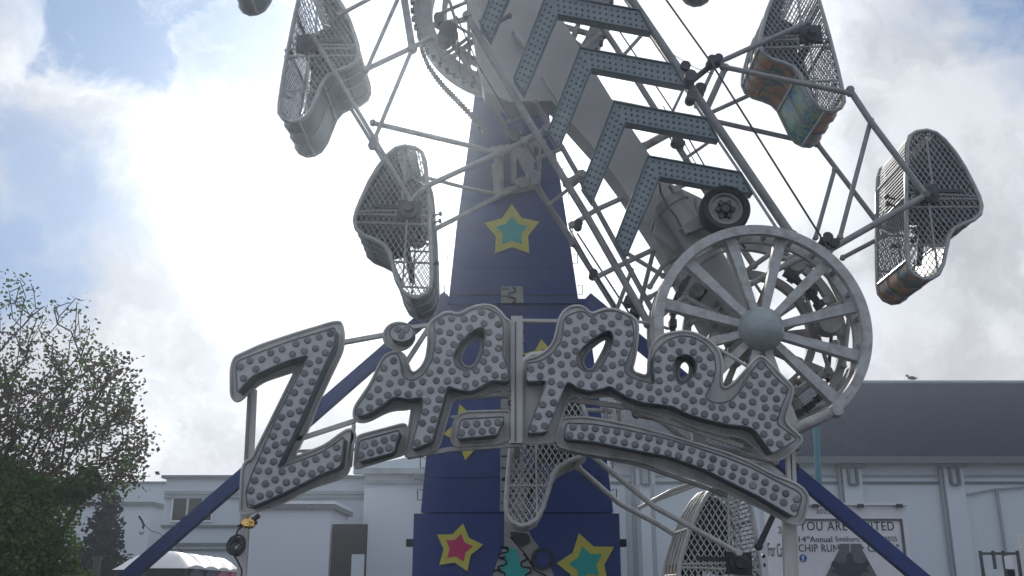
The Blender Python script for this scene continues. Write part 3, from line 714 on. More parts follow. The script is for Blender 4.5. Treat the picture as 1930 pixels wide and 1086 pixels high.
tubes('rail', [([(1160, -45), (1492, 445)], 18), ([(880, 30), (1000, 234), (1106, 407), (1222, 610)], 15)], 'rail', YF)
tubes('rail', [([(1095, -10), (1163, 93), (1230, 199), (1331, 362), (1420, 500)], 13), ([(905, 165), (945, 228), (1000, 336), (1088, 468), (1165, 590)], 12)], 'rail', YR)
tubes('rail', [([(1010, 195), (1057, 274), (1095, 340), (1168, 473), (1232, 590)], 11, 10.9), ([(1178, 0), (1262, 122), (1352, 262), (1408, 345), (1470, 440)], 6, 10.9, 'white')], 'rail', 10.9)
tubes('guide_cable', [([(1245, -15), (1340, 118), (1562, 470)], 4.2, 9.95), ([(1155, 40), (1199, 106), (1265, 205), (1331, 318), (1410, 440)], 3, 11.2),
  ([(1088, 440), (1140, 520), (1200, 612)], 3.5, 11.2), ([(1073, 430), (1100, 478), (1160, 580)], 3, 10.8), ([(1250, 200), (1290, 270), (1340, 360)], 2, 11.3),
  ([(1264, 100), (1310, 128), (1345, 140)], 1.6, 10.4), ([(860, 30), (905, 130), (1010, 300)], 3, 10.8), ([(862, 60), (868, 140)], 3, 11)], 'cable', 10, n=6)
# chevrons
def chevron(dx, dy, k=1.0):
    base = [(1221, 295), (1396, 326), (1418, 367), (1243, 334), (1180, 484), (1160, 454)]
    pts = [(x+dx, y+dy) for x, y in base]
    y0 = 10.1
    lo = P2(pts, y0); mb = MB(); mb.prism([lo], y0, y0+.12)
    def V(p): return Vector((p[0], 0, p[1]))
    ap, rt, rb, inn, lr, ll = [V(p) for p in lo]
    rim = MB()
    for a, b in ((ap, rt), (rt, rb), (rb, inn), (inn, lr), (lr, ll), (ll, ap)):
        a2 = a.copy(); b2 = b.copy(); a2.y = b2.y = y0-.012; rim.tube(a2, b2, .012, 6)
    so_ = mb; so_.cur = 1
    for (a0, a1, b0, b1, n) in ((ap, rt, inn, rb, 15), (ll, ap, lr, inn, 14)):
        for r_ in range(3):
            t = (r_+.75)/3.5
            for i in range(n):
                u = (i+.5+(.5 if r_ % 2 else 0))/(n+.5); 
                p = (a0+(a1-a0)*u).lerp(b0+(b1-b0)*u, t); d = (a1-a0).normalized()
                so_.lathe((p.x, y0-.001, p.z), [(0, -.014), (.014, -.010), (.017, 0)], 6)
    c = mb.build('chevron_panel', ['chev', 'chevd'], boom); rim.build('panel_rim', 'chevd', c, True)
for k in range(5): chevron(-63*k*1.01, -102*k)
# spine
mb = MB(); mb.prism([P2([(880, -110), (990, -110), (1062, 40), (1155, 190), (1221, 287), (1305, 398), (1415, 592), (1350, 650), (1285, 535), (1230, 440), (1168, 345), (1117, 276), (1040, 190), (960, 192), (912, 170), (880, 0)], 10.95)], 10.95, 11.35)
mb.build('spine', 'spine', boom)
mb = MB()
for a, b, r in (((905, -20), (905, 40), .03), ((968, 60), (992, 92), .035), ((1022, 146), (1060, 205), .02)): mb.tube(W(*a, 10.88), W(*b, 10.88), r, 8); mb.build('spine_fitting', 'white', boom, True); mb = MB()
# pivot ring
rr = (W(965+181, 20, 11.8)-pc).length
mb = MB(); mb.annulus((pc.x, 0, pc.z), rr-.22, rr, 11.7, 11.95, 80); mb.annulus((pc.x, 0, pc.z), rr-.03, rr+.03, 11.62, 11.7, 80)
ringmb = mb
mb = MB(); mb.annulus((pc.x, 0, pc.z), rr-.42, rr-.36, 11.75, 11.9, 64); mb.build('inner_ring', 'rear', boom, True)
mb = MB()
for k in range(12):
    t = k*pi/6+.2; mb.bar((pc.x+.25*cos(t), 11.82, pc.z+.25*sin(t)), (pc.x+(rr-.2)*cos(t), 11.82, pc.z+(rr-.2)*sin(t)), .06, .06)
mb.lathe((pc.x, 11.4, pc.z), [(0, 0), (.25, 0), (.3, .1), (.3, .6)], 24); mb.build('ring_spokes', 'rear', boom)
mb = ringmb; mb.cur = 1
n_ = 64
for k in range(n_):
    t = 2*pi*k/n_; p = Vector((pc.x+(rr+.03)*cos(t), 11.6, pc.z+(rr+.03)*sin(t))); mb.box(p.x-.025, p.x+.025, 11.56, 11.64, p.z-.025, p.z+.025)
mb.build('pivot_ring', ['rail', 'dark'], boom)
pts = [W(x, y, 11.6) for x, y in ((788, 60), (795, 95), (807, 124), (823, 148), (840, 168), (856, 184), (874, 203), (893, 223), (915, 250))]
mb = MB(); mb.pipe(pts, .024, 6)
for a_, b_ in zip(pts[:-1], pts[1:]):
    for u_ in (0, .25, .5, .75): q_ = a_.lerp(b_, u_); mb.box(q_.x-.018, q_.x+.018, 11.56, 11.64, q_.z-.035, q_.z+.035); mb.build('drive_chain', 'dark', boom)
mb = MB()
for x, y, r in ((845, 62, .12), (838, 75, .09), (828, 40, .07)):
    q = W(x, y, 11.3); mb.lathe((q.x, q.y, q.z), [(0, -.1), (r, -.1), (r, .1), (0, .1)], 14); mb.build('idler_pulley', 'dark', boom, True); mb = MB()
# left arm struts
tubes('arm_strut', [
 ([(640, 28), (745, -28)], 9), ([(760, -25), (690, 134)], 9), ([(758, -25), (777, 92)], 16), ([(690, 131), (777, 90), (815, 70)], 11), ([(777, 92), (706, 262)], 9),
 ([(590, 68), (775, 378)], 9, 10.15), ([(640, 170), (725, 308)], 8, 11.4), ([(703, 232), (890, 276), (940, 290)], 11, 10.4), ([(775, 378), (802, 352), (985, 268)], 11, 10.15),
 ([(800, 334), (885, 356), (935, 366)], 8, 11.4), ([(818, 433), (985, 348)], 10, 11.3), ([(706, 262), (702, 275)], 14, 10.3),
 ([(985, 268), (1030, 245)], 16, 10.5), ([(975, 255), (992, 300), (1010, 345)], 14, 10.9), ([(985, 348), (1005, 335)], 22, 11.2), ([(1010, 345), (1080, 460)], 10, 11.4)], 'rail', 10.3)
tubes('ring_strut', [([(824, 28), (912, -10)], 8), ([(833, 108), (905, 55)], 8), ([(845, -5), (862, 50), (905, 75)], 7), ([(882, -5), (885, 130)], 7), ([(830, 50), (905, 160)], 10)], 'rear', 11.5)
# right arm struts
tubes('arm_strut', [
 ([(1295, 160), (1345, 120)], 13, 10.2, 'dark'), ([(1345, 122), (1522, 42)], 11, 10.2), ([(1362, 126), (1602, 176)], 11, 10.15), ([(1331, 208), (1367, 128)], 13, 10.5), ([(1312, 200), (1345, 128)], 8, 11.2),
 ([(1332, 216), (1425, 174)], 9, 11.4), ([(1345, 228), (1540, 272)], 10, 11.4), ([(1602, 170), (1640, 228), (1745, 368)], 13, 10.15), ([(1538, 268), (1655, 422)], 10, 11.4),
 ([(1641, 228), (1583, 447)], 10, 10.2), ([(1573, 320), (1537, 448)], 9, 11.3), ([(1562, 472), (1745, 368)], 13, 10.15), ([(1588, 486), (1668, 444)], 9, 11.4),
 ([(1268, 210), (1288, 168)], 6, 11)], 'rail', 10.3)
mb = MB()
for x, y, r, Y in ((1290, 130, .06, 10.3), (1300, 148, .07, 10.1), (1340, 118, .055, 10.1), (1352, 115, .05, 10.1), (1318, 172, .07, 10.4), (1302, 185, .06, 10.1), (1275, 266, .07, 11.2), (1283, 275, .045, 11.2), (1298, 252, .04, 11.2), (1556, 452, .06, 10.1), (1570, 462, .05, 10.1), (1200, 585, .07, 10.4), (1186, 568, .06, 10.4), (970, 262, .07, 10.2), (1118, 518, .05, 11.2), (1090, 425, .05, 11.1)):
    q = W(x, y, Y); mb.lathe((q.x, q.y, q.z), [(0, -.09), (r, -.09), (r, -.04), (r*.6, -.03), (r*.6, .03), (r, .04), (r, .09), (0, .09)], 14); mb.build('guide_roller', 'dark', boom, True); mb = MB()
# lattice ties
tubes('lattice_tie', [([(1070, 345), (1096, 330)], 16, 10.6), ([(1078, 424), (1125, 395), (1185, 368)], 11, 11.2, 'white'), ([(1208, 280), (1274, 244)], 17, 11.2, 'rear'), ([(1170, 300), (1215, 275)], 12, 11.3, 'rear'),
 ([(1240, 368), (1310, 340)], 11, 11.2, 'white'), ([(1125, 522), (1190, 490), (1250, 462)], 11, 11.2, 'white'), ([(1130, 65), (1100, 90), (1080, 75)], 8, 11.3, 'rear'), ([(1225, 560), (1330, 500)], 9, 11.2, 'white'),
 ([(1150, 600), (1232, 610), (1260, 620)], 6, 10.2, 'white')], 'rear', 11)
mb = MB(); mb.prism([P2([(1243, 367), (1262, 345), (1335, 380), (1350, 425), (1310, 440), (1270, 470), (1232, 440)], 10.7)], 10.7, 10.8)
mb.build('gusset_plate', 'spine', boom)
tubes('lattice_tie', [([(905, 62), (960, 30)], 9, 10.4, 'rail'), ([(935, 130), (1010, 95)], 9, 11.3), ([(948, 235), (1002, 210)], 8, 11.3), ([(1010, 300), (1060, 280)], 9, 11.2), ([(1036, 385), (1092, 340)], 8, 11.2), ([(1150, 190), (1225, 205)], 7, 11.4), ([(1172, 108), (1215, 60)], 8, 11.4), ([(1290, 300), (1345, 262)], 7, 11.3),
 ([(1166, 468), (1250, 520)], 9, 11.2, 'white'), ([(1190, 510), (1160, 590)], 8, 11.2, 'rear'), ([(1240, 440), (1200, 600)], 9, 11.2, 'rear'), ([(1250, 350), (1225, 440)], 6, 10.9, 'white'), ([(1262, 350), (1330, 470)], 7, 10.4, 'white'), ([(1345, 420), (1440, 560)], 6, 10.9, 'rear'), ([(1395, 455), (1405, 468)], 6, 10.4, 'dark')], 'rear', 11)
# tyre
q = W(1366, 396, 9.95); rt = (W(1366+47, 396, 9.95)-q).length
mb = MB(); mb.lathe((q.x, q.y, q.z), [(rt*.66, -.01), (rt*.70, -.07), (rt*.90, -.095), (rt*.985, -.06), (rt, 0), (rt, .06), (rt*.98, .12), (rt*.9, .16), (rt*.66, .14)], 48)
ty = mb.build('drive_tyre', 'rubber', boom, True)
mb = MB(); mb.lathe((q.x, q.y, q.z), [(0, .03), (rt*.30, .03), (rt*.34, .0), (rt*.55, -.005), (rt*.62, -.045), (rt*.68, -.045), (rt*.68, .1)], 40); mb.build('wheel_rim', 'rim', ty, True)
mb = MB(); mb.lathe((q.x, q.y, q.z), [(0, -.06), (rt*.16, -.06), (rt*.2, -.03), (rt*.3, .02)], 16)
for k in range(6):
    t = k*pi/3; mb.lathe((q.x+rt*.32*cos(t), q.y-.02, q.z+rt*.32*sin(t)), [(0, -.02), (.028, -.02), (.028, .03)], 8)
mb.build('wheel_nuts', 'dark', ty, True)
mb = MB(); mb.bar(W(1285, 438, 10.25), W(1335, 405, 10.25), .09, .12); mb.bar(W(1290, 440, 10.2), W(1345, 420, 10.2), .04, .1); mb.bar(W(1310, 375, 10.25), W(1318, 410, 10.25), .03, .05); mb.box(q.x-.05, q.x+.05, q.y+.1, 10.6, q.z-.05, q.z+.05)
mb.build('tyre_bracket', 'rail', boom)
mb = MB(); mb.pipe([W(x, y, 10.2) for x, y in ((1243, 345), (1245, 362), (1256, 385), (1275, 410), (1288, 436), (1300, 441), (1308, 430))], .012, 6); mb.build('hydraulic_hose', 'dark', boom, True)
# wheels
def wheel(cpx, Y, Rpx, nsp, ph, m_, sw, hubr, rw, dbl):
    c = W(*cpx, Y); Rm = (W(cpx[0]+Rpx, cpx[1], Y)-c).length
    mb = MB(); mb.annulus((c.x, 0, c.z), Rm-rw, Rm-.0, Y-.03, Y+.05, 96)
    o = mb.build('end_wheel', m_, boom, True)
    if dbl:
        mb = MB(); mb.annulus((c.x, 0, c.z), Rm-rw, Rm-.0, Y+.24, Y+.30, 96)
        for k in range(24):
            t = 2*pi*(k+.5)/24; mb.box(c.x+(Rm-rw/2)*cos(t)-.02, c.x+(Rm-rw/2)*cos(t)+.02, Y+.051, Y+.239, c.z+(Rm-rw/2)*sin(t)-.02, c.z+(Rm-rw/2)*sin(t)+.02)
        mb.build('rear_rim', m_, o)
    for k in range(nsp):
        t = ph+2*pi*k/nsp; d = Vector((cos(t), 0, sin(t))); nr = Vector((-sin(t), 0, cos(t)))
        mb = MB(); a = Vector((c.x, 0, c.z))+d*hubr*.6; b = Vector((c.x, 0, c.z))+d*(Rm-rw*.5)
        # channel section with slight taper
        vs = []
        for p, wd_ in ((a, sw*.62), (b, sw)):
            for sx, yy in ((-1, Y+.052), (1, Y+.052), (1, Y+.16), (-1, Y+.16)): vs.append(p+nr*wd_/2*sx+Vector((0, yy, 0)))
        mb.add(vs, [(0, 3, 2, 1), (4, 5, 6, 7), (0, 1, 5, 4), (1, 2, 6, 5), (2, 3, 7, 6), (3, 0, 4, 7)]); mb.build('spoke', m_, o)
    return c, Rm, o
c2, R2, w2 = wheel((1408, 634), 11.1, 188, 12, R(5), 'rear', .10, .3, .10, False)
mb = MB(); mb.annulus((c2.x, 0, c2.z), R2*.58, R2*.66, 10.95, 11.05, 64); mb.lathe((c2.x, 10.7, c2.z), [(0, 0), (.2, 0), (.24, .1), (.24, .6)], 24); mb.build('inner_rim', 'rear', w2, True)
for k in range(3, -2, -1): pass
c1, R1, w1 = wheel((1437, 618), 9.85, 205, 12, R(14), 'white', .12, .24, .10, True)
hr = (W(1437+43, 618, 9.7)-W(1437, 618, 9.7)).length
mb = MB(); mb.lathe((c1.x, 9.85, c1.z), [(0.0, -.165), (hr*.25, -.16), (hr*.5, -.14), (hr*.75, -.095), (hr*.93, -.035), (hr, .03), (hr*1.02, .05), (hr*1.02, .1)], 40); mb.build('hub_cap', 'hub', w1, True)
# axle + clutter in the wheel
mb = MB(); mb.tube((c1.x, 9.95, c1.z), (c1.x, 11.3, c1.z), .12, 16); mb.build('axle', 'rear', boom, True)
mb = MB(); mb.tube(W(1262, 378, 10.5), W(1410, 600, 10.5), .17, 24); mb.tube(W(1262, 378, 10.5), W(1270, 390, 10.5), .2, 24); mb.tube(W(1330, 480, 10.5), W(1338, 492, 10.5), .19, 24)
mb.build('telescopic_cylinder', 'spine', boom, True)
def chainarc(name, c, r, Y, a0, a1, n):
    mb = MB()
    for k in range(n):
        t = R(a0)+(R(a1)-R(a0))*k/n; t2 = t+(R(a1)-R(a0))/n*1.12
        a = Vector((c.x+r*cos(t), Y, c.z+r*sin(t))); b = Vector((c.x+r*cos(t2), Y, c.z+r*sin(t2))); mb.bar(a, b, .075 if k % 2 else .05, .14 if k % 2 else .09)
    mb.build(name, 'dark', boom)
chainarc('drive_chain', c1, R1*.73, 10.25, 62, 24, 8)
chainarc('drive_chain', c1, R1*.82, 10.35, -35, -75, 8)
chainarc('drive_chain', c2, R2*.8, 10.7, 140, 200, 12)
rnd2 = random.Random(5)
tubes('linkage', [([(1370, 560), (1480, 500), (1545, 470)], 12, 10.5, 'white'), ([(1300, 610), (1400, 560)], 10, 10.6, 'rear'), ([(1380, 530), (1450, 480), (1530, 500)], 10, 10.8, 'rear'), ([(1440, 640), (1540, 590), (1590, 570)], 10, 10.7, 'rear'),
 ([(1480, 470), (1520, 560), (1560, 690)], 8, 10.9, 'rear'), ([(1350, 690), (1420, 640)], 14, 10.5, 'white'), ([(1350, 655), (1408, 690)], 7, 9.6, 'white'), ([(1240, 600), (1290, 560), (1350, 590)], 10, 10.6, 'white'), ([(1225, 540), (1250, 500), (1300, 470)], 9, 10.9, 'rear'),
 ([(1470, 800), (1560, 760), (1600, 700)], 8, 10.8, 'rear'), ([(1490, 812), (1575, 775)], 20, 9.75, 'white'), ([(1480, 830), (1530, 790)], 9, 9.9, 'rear'), ([(1500, 740), (1560, 700)], 14, 10.5, 'rear'), ([(1540, 480), (1600, 600), (1590, 690)], 9, 11.0, 'rear'), ([(1500, 470), (1570, 590), (1560, 720)], 7, 11.2, 'dark'),
 ([(1240, 790), (1320, 850)], 10, 10.4, 'white'), ([(1200, 780), (1300, 800), (1420, 850)], 14, 10.6, 'rear'), ([(1330, 840), (1460, 870)], 12, 10.2, 'white'), ([(1380, 830), (1480, 850)], 14, 10.0, 'rear'), ([(1250, 750), (1380, 790), (1500, 840)], 16, 10.4, 'rear'),
 ([(1010, 770), (1150, 775)], 8, 11.4, 'white'), ([(1141, 770), (1143, 800)], 9, 11.4, 'white'), ([(1166, 772), (1168, 800)], 9, 11.4, 'white')], 'rear', 10.5)
mb = MB(); q = W(1318, 823, 10.3); mb.box(q.x-.07, q.x+.07, 10.3, 10.4, q.z-.05, q.z+.05); mb.build('mount_block', 'lframe', boom); mb = MB(); mb.prism([P2([(1415, 680), (1460, 700), (1440, 745), (1405, 735)], 10.4)], 10.4, 10.5); mb.build('cover_plate', 'lframe', boom)
mb = MB()
for k in range(18):
    x = rnd2.uniform(1240, 1590); y = rnd2.uniform(500, 730)
    if hypot(x-1437, y-618) > 165 or hypot(x-1437, y-618) < 60: continue
    q = W(x, y, rnd2.uniform(10.5, 10.9)); r = rnd2.uniform(.03, .09); mb.lathe((q.x, q.y, q.z), [(0, -.08), (r, -.08), (r, .08), (0, .08)], 12); mb.build('bearing_block', 'rear', boom, True); mb = MB()
mb = MB(); mb.lathe(tuple(W(1560, 612, 10.7)), [(0, -.1), (.12, -.1), (.14, -.05), (.14, .05), (0, .1)], 16); mb.build('bearing_housing', 'rear', boom, True); mb = MB(); mb.lathe(tuple(W(1497, 500, 10.6)), [(0, -.1), (.1, -.1), (.12, -.05), (.12, .05), (0, .1)], 16); mb.build('bearing_housing', 'rear', boom, True)
# lower struts to the cars beneath
tubes('arm_strut', [([(1060, 812), (1110, 854), (1232, 955), (1392, 1042)], 10, 10.15, 'lframe'), ([(1090, 882), (1167, 949), (1240, 988), (1275, 1010)], 10, 11.4, 'lframe'), ([(1204, 958), (1265, 925), (1340, 900)], 7, 10.6, 'lframe'), ([(1234, 943), (1325, 909), (1400, 880)], 8, 11.1, 'lframe'),
 ([(1430, 1030), (1500, 880)], 11, 10.3, 'dark')], 'white', 10.3)

# ------------------------------------------------------------ gondolas
GY = 10.4; GW = .95
prof_px = [(1709, 300), (1710, 275), (1715, 257), (1727, 249), (1747, 246), (1764, 251), (1780, 264), (1800, 288), (1818, 316), (1834, 347), (1845, 370), (1850, 388), (1847, 404), (1834, 415), (1815, 422), (1798, 431), (1788, 446), (1783, 470), (1777, 498), (1768, 517), (1755, 525), (1740, 527), (1724, 520), (1714, 508), (1711, 490), (1709, 440), (1708, 370)]
piv = W(1745, 366, GY)
PROF = [(W(x, y, GY).x-piv.x, W(x, y, GY).z-piv.z) for x, y in prof_px]
NP = len(PROF)
def clipline(poly, p, d):
    ts = []; n = len(poly)
    for i in range(n):
        ax, ay = poly[i-1]; bx, by = poly[i]; ex, ey = bx-ax, by-ay; den = d[0]*ey-d[1]*ex
        if abs(den) < 1e-9: continue
        t = ((ax-p[0])*ey-(ay-p[1])*ex)/den; u = ((ax-p[0])*d[1]-(ay-p[1])*d[0])/den
        if 0 <= u < 1: ts.append(t)
    ts.sort(); return list(zip(ts[::2], ts[1::2]))
def gondola(px, py, mir, rot, pal, label, rough=False):
    loc = W(px, py, GY); s = -1 if mir else 1
    t = thing('gondola', label, 'ride car', tuple(loc), 'mesh cage cars hanging round the boom')
    t['_o'] = (0, 0, 0); t.rotation_euler = (0, R(rot), 0)
    P = [(s*x, z) for x, z in PROF]
    fm = 'lframe' if pal == 'pale' else 'frame'
    sm = 'lframe' if pal == 'pale' else 'screen'
    pm = {'green': 'green', 'pale': 'art', 'art': 'art'}[pal]
    pm2 = 'green' if pal == 'green' else 'artb'
    WR = .0075 if pal == 'pale' else .0062
    for Y in (0, GW):
        mb = MB(); mb.pipe([(x, Y, z) for x, z in P], .026, 8, True)
        # braces across the side
        def hb(z):
            for d0, d1 in clipline(P, (-5, z), (1, 0)): mb.tube((-5+d0, Y, z), (-5+d1, Y, z), .013, 6)
        def hl(x0, z0, x1, z1): mb.tube((s*x0, Y, z0), (s*x1, Y, z1), .013, 6)
        hl(-.22, -.16, .60, -.16) if not rough else None
        hb(-.06); hb(-.62); hl(.02, -.06, .02, -.97); hl(.09, .68, .09, -.06); hl(-.22, .02, .62, -.03)
        mb.build('side_frame', fm, t, True)
        mb = MB()
        for a in (58, -58):
            d = (cos(R(a)), sin(R(a))); nx, nz = -d[1], d[0]
            k = -1.6
            while k < 1.6:
                for t0, t1 in clipline(P, (nx*k, nz*k), d):
                    mb.tube((nx*k+d[0]*t0, Y, nz*k+d[1]*t0), (nx*k+d[0]*t1, Y, nz*k+d[1]*t1), WR, 3, cap=False)
                k += .054
        mb.build('side_mesh', sm, t)
    # wraps. index ranges on the profile
    def strip(i0, i1, m_, name, off_=0., solid=True, nribs=0):
        idx = [i % NP for i in range(i0, i1+1)]
        if solid:
            mb = MB(); vs = []
            for i in idx: x, z = P[i]; r = hypot(x, z); k = 1-off_/max(r, .01); vs += [(x*k, .02, z*k), (x*k, GW-.02, z*k)]
            # thickness
            n = len(idx); vs2 = [(v[0]*.975, v[1], v[2]*.975) for v in vs]
            fs = [(2*i, 2*i+2, 2*i+3, 2*i+1) for i in range(n-1)]; b = 2*n
            fs += [(b+2*i+1, b+2*i+3, b+2*i+2, b+2*i) for i in range(n-1)]
            fs += [(2*i, b+2*i, b+2*i+2, 2*i+2) for i in range(n-1)]+[(2*i+1, 2*i+3, b+2*i+3, b+2*i+1) for i in range(n-1)]
            fs += [(0, 1, b+1, b), (2*n-2, b+2*n-2, b+2*n-1, 2*n-1)]
            mb.add(vs+vs2, fs); o = mb.build(name, m_, t, True)
            if nribs:
                for q in range(nribs):
                    yy = GW*(q+1)/(nribs+1); mb = MB(); mb.pipe([(P[i][0]*1.01, yy, P[i][1]*1.01) for i in idx], .012, 6); mb.build('panel_rib', fm, o, True)
            return o
    strip(5, 10, 'worn' if pal == 'pale' else pm2, 'back_panel', nribs=3)
    strip(10, 16, pm, 'seat_panel', nribs=3)
    strip(16, 20, pm2, 'calf_panel', nribs=1)
    strip(20, 24, pm, 'foot_panel', nribs=2)
    # meshed wraps
    def wrapmesh(i0, i1, sp, name, bars=False):
        idx = [i % NP for i in range(i0, i1+1)]; pts = [Vector((P[i][0], 0, P[i][1])) for i in idx]; cum = [0]
        for a, b in zip(pts[:-1], pts[1:]): cum.append(cum[-1]+(b-a).length)
        Lt = cum[-1]
        def at(u, y):
            u = max(0, min(Lt, u)); k = 0
            while k < len(cum)-2 and cum[k+1] < u: k += 1
            f = (u-cum[k])/max(1e-6, cum[k+1]-cum[k]); p = pts[k].lerp(pts[k+1], f); return (p.x, y, p.z)
        rect = [(0, .01), (Lt, .01), (Lt, GW-.01), (0, GW-.01)]; mb = MB()
        if bars:
            u = .02
            while u < Lt: mb.tube(at(u, .01), at(u, GW-.01), .009, 4, cap=False); u += .045
        else:
            for a in (32, -32):
                d = (cos(R(a)), sin(R(a))); nx, nz = -d[1], d[0]; k = -Lt-1
                while k < Lt+1:
                    for t0, t1 in clipline(rect, (nx*k, nz*k), d):
                        n = max(1, int((t1-t0)/.15)); q = [at(nx*k+d[0]*(t0+(t1-t0)*j/n), nz*k+d[1]*(t0+(t1-t0)*j/n)) for j in range(n+1)]
                        for aa, bb2 in zip(q[:-1], q[1:]): mb.tube(aa, bb2, WR, 3, cap=False)
                    k += sp
        mb.build(name, sm, t)
    wrapmesh(3, 10, .026, 'roof_mesh'); wrapmesh(24, 26, .05, 'front_mesh'); wrapmesh(26, 30, .05, 'front_grille', True)
    # cross tubes
    for i in (0, 4, 8, 11, 16, 20, 24, 26):
        mb = MB(); x, z = P[i]; mb.tube((x, 0, z), (x, GW, z), .02, 8); mb.build('cross_tube', fm, t, True)
    # seat
    mb = MB(); bk = [(.46, -.30), (.36, -.18), (.30, .30), (.24, .60), (.33, .66), (.42, .40), (.50, .05), (.54, -.22)]
    mb.prism([[(s*x, z) for x, z in bk]], .10, GW-.10); mb.build('seat_back', 'seat', t)
    mb = MB(); mb.prism([[(s*x, z) for x, z in [(.08, -.28), (.46, -.34), (.46, -.26), (.10, -.17)]]], .10, GW-.10); mb.build('seat_cushion', 'seat', t)
    mb = MB(); mb.prism([[(s*x, z) for x, z in [(.02, -.24), (.10, -.26), (-.02, -.76), (-.08, -.74)]]], .3, .34)
    mb.tube((s*-.05, .08, .02), (s*-.05, GW-.08, .02), .045, 10); mb.tube((s*-.05, .12, .02), (s*.25, .12, .28), .016, 6); mb.tube((s*-.05, GW-.12, .02), (s*.25, GW-.12, .28), .016, 6); mb.build('lap_bar', 'dark', t, True)
    lin = [(W(x, y, GY).x-piv.x, W(x, y, GY).z-piv.z) for x, y in ((1722, 372), (1719, 300), (1720, 270), (1732, 258), (1747, 254), (1775, 268), (1796, 292), (1818, 325), (1836, 360), (1838, 372))]
    mb = MB(); mb.prism([[(s*x, z) for x, z in lin]], GW-.09, GW-.05); mb.build('head_liner', 'purple' if (pal == 'green' and mir) else 'seat', t)
    # pivot
    mb = MB(); mb.lathe((0, 0, 0), [(0, -.13), (.05, -.13), (.06, -.08), (.11, -.06), (.11, .02)], 18); mb.box(-.13, .13, -.035, .03, -.11, .11); mb.build('pivot_bearing', 'dark', t, True)
    mb = MB(); mb.lathe((0, GW, 0), [(.11, -.02), (.11, .06), (.05, .13), (0, .13)], 18); mb.build('pivot_bearing', 'dark', t, True)
    mb = MB(); mb.box(-.1, .42, -.02, .02, .02, .055) if s > 0 else mb.box(-.42, .1, -.02, .02, .02, .055); mb.build('latch_bar', 'dark', t)
    mb = MB(); x = s*-.235
    for z in (.06, -.03, -.55): mb = MB(); mb.tube((x, .3, z), (x-s*.09, .3, z+.03), .012, 6); mb.tube((x-s*.09, .27, z+.03), (x-s*.09, .33, z+.03), .022, 6); mb.build('door_handle', 'dark', t, True)
gondola(580, 84, False, -1.0, 'green', 'dark green panelled cage car at the upper left with its foot end hanging down')
gondola(772, 397, True, 2.0, 'green', 'green footed cage car hanging just left of the blue tower above the sign')
gondola(1527, 66, True, -1.5, 'art', 'orange and blue painted cage car at the upper right edge of the boom')
gondola(1745, 366, False, 0, 'art', 'dark mesh cage car alone against the sky at the far right')
gondola(1006, 804, False, -.5, 'pale', 'pale mesh cage car in front of the blue tower below the sign mast')
gondola(1392, 1062, True, 2, 'pale', 'pale mesh cage car with rusty orange panels under the right end of the sign')
gondola(468, -186, False, -1, 'green', 'cage car cut off by the top edge left, only its rounded foot showing')
gondola(1345, -203, False, -1, 'green', 'cage car cut off by the top edge above the boom, only its foot tip showing')

# ------------------------------------------------------------ ZIPPER sign
YSF, YSB = 8.9, 9.1
sign = thing('lettered_ride_sign', 'big marquee bulb sign spelling Zipper in front of the blue tower', 'sign', tuple(W(975, 1080, 9.1)))
Zb = [(441, 676), (435, 693), (435, 743), (439, 752), (446, 757), (453, 755), (464, 744), (481, 729), (499, 718), (557, 699), (512, 790), (473, 868), (464, 868), (456, 883), (452, 968), (466, 970), (538, 946), (586, 920), (648, 900), (658, 889), (665, 835), (671, 826), (667, 811), (657, 809), (646, 815), (613, 839), (597, 846), (554, 863), (584, 802), (600, 759), (623, 710), (646, 662), (649, 636), (645, 609), (637, 606), (625, 608), (552, 630), (490, 651), (446, 671)]
Zf = [(444, 690), (448, 680), (494, 662), (549, 642), (613, 623), (632, 616), (630, 651), (615, 680), (567, 789), (522, 883), (549, 874), (604, 853), (639, 830), (649, 822), (642, 879), (604, 894), (530, 931), (466, 959), (463, 927), (475, 892), (519, 791), (582, 669), (549, 677), (512, 692), (475, 709), (455, 730), (447, 742)]
IPf = [(729, 670), (742, 665), (752, 669), (755, 685), (757, 705), (764, 715), (779, 717), (797, 707), (814, 680), (821, 643), (820, 621), (816, 609), (827, 599), (849, 590), (865, 597), (889, 584), (908, 580), (926, 584), (943, 595), (949, 615), (948, 674), (956, 685), (960, 718), (948, 718), (926, 717), (911, 726), (889, 737), (867, 735), (843, 727), (832, 770), (814, 833), (778, 847), (775, 842), (795, 770), (798, 748), (768, 752), (742, 747), (720, 764), (696, 779), (676, 785), (668, 781), (670, 770), (680, 757), (696, 733), (705, 716), (711, 700), (720, 681)]
IPh = [(913, 617), (904, 617), (886, 626), (865, 648), (854, 670), (858, 689), (873, 699), (891, 695), (904, 680), (911, 659), (915, 634)]
IPhb = [(906, 638), (895, 637), (876, 654), (867, 674), (871, 687), (880, 692), (893, 691), (902, 674), (909, 656)]
IPb = [(722, 674), (731, 666), (749, 661), (762, 668), (768, 683), (775, 705), (790, 698), (803, 678), (808, 643), (806, 621), (808, 610), (823, 597), (843, 586), (864, 593), (886, 580), (908, 574), (930, 576), (946, 590), (953, 602), (962, 604), (963, 737), (952, 733), (926, 737), (908, 744), (858, 751), (854, 752), (843, 787), (827, 844), (805, 855), (768, 862), (763, 858), (777, 768), (768, 772), (742, 773), (724, 779), (696, 794), (678, 797), (668, 790), (666, 779), (670, 764), (687, 740), (701, 718), (714, 689)]
D2f = [(677, 831), (754, 810), (742, 853), (673, 871)]
D2b = [(672, 825), (680, 820), (738, 805), (760, 799), (767, 803), (765, 851), (760, 857), (668, 884)]
D3f = [(869, 790), (952, 785), (937, 820), (860, 827)]
D3b = [(857, 790), (867, 781), (880, 776), (962, 774), (963, 828), (937, 837), (858, 841), (850, 831)]
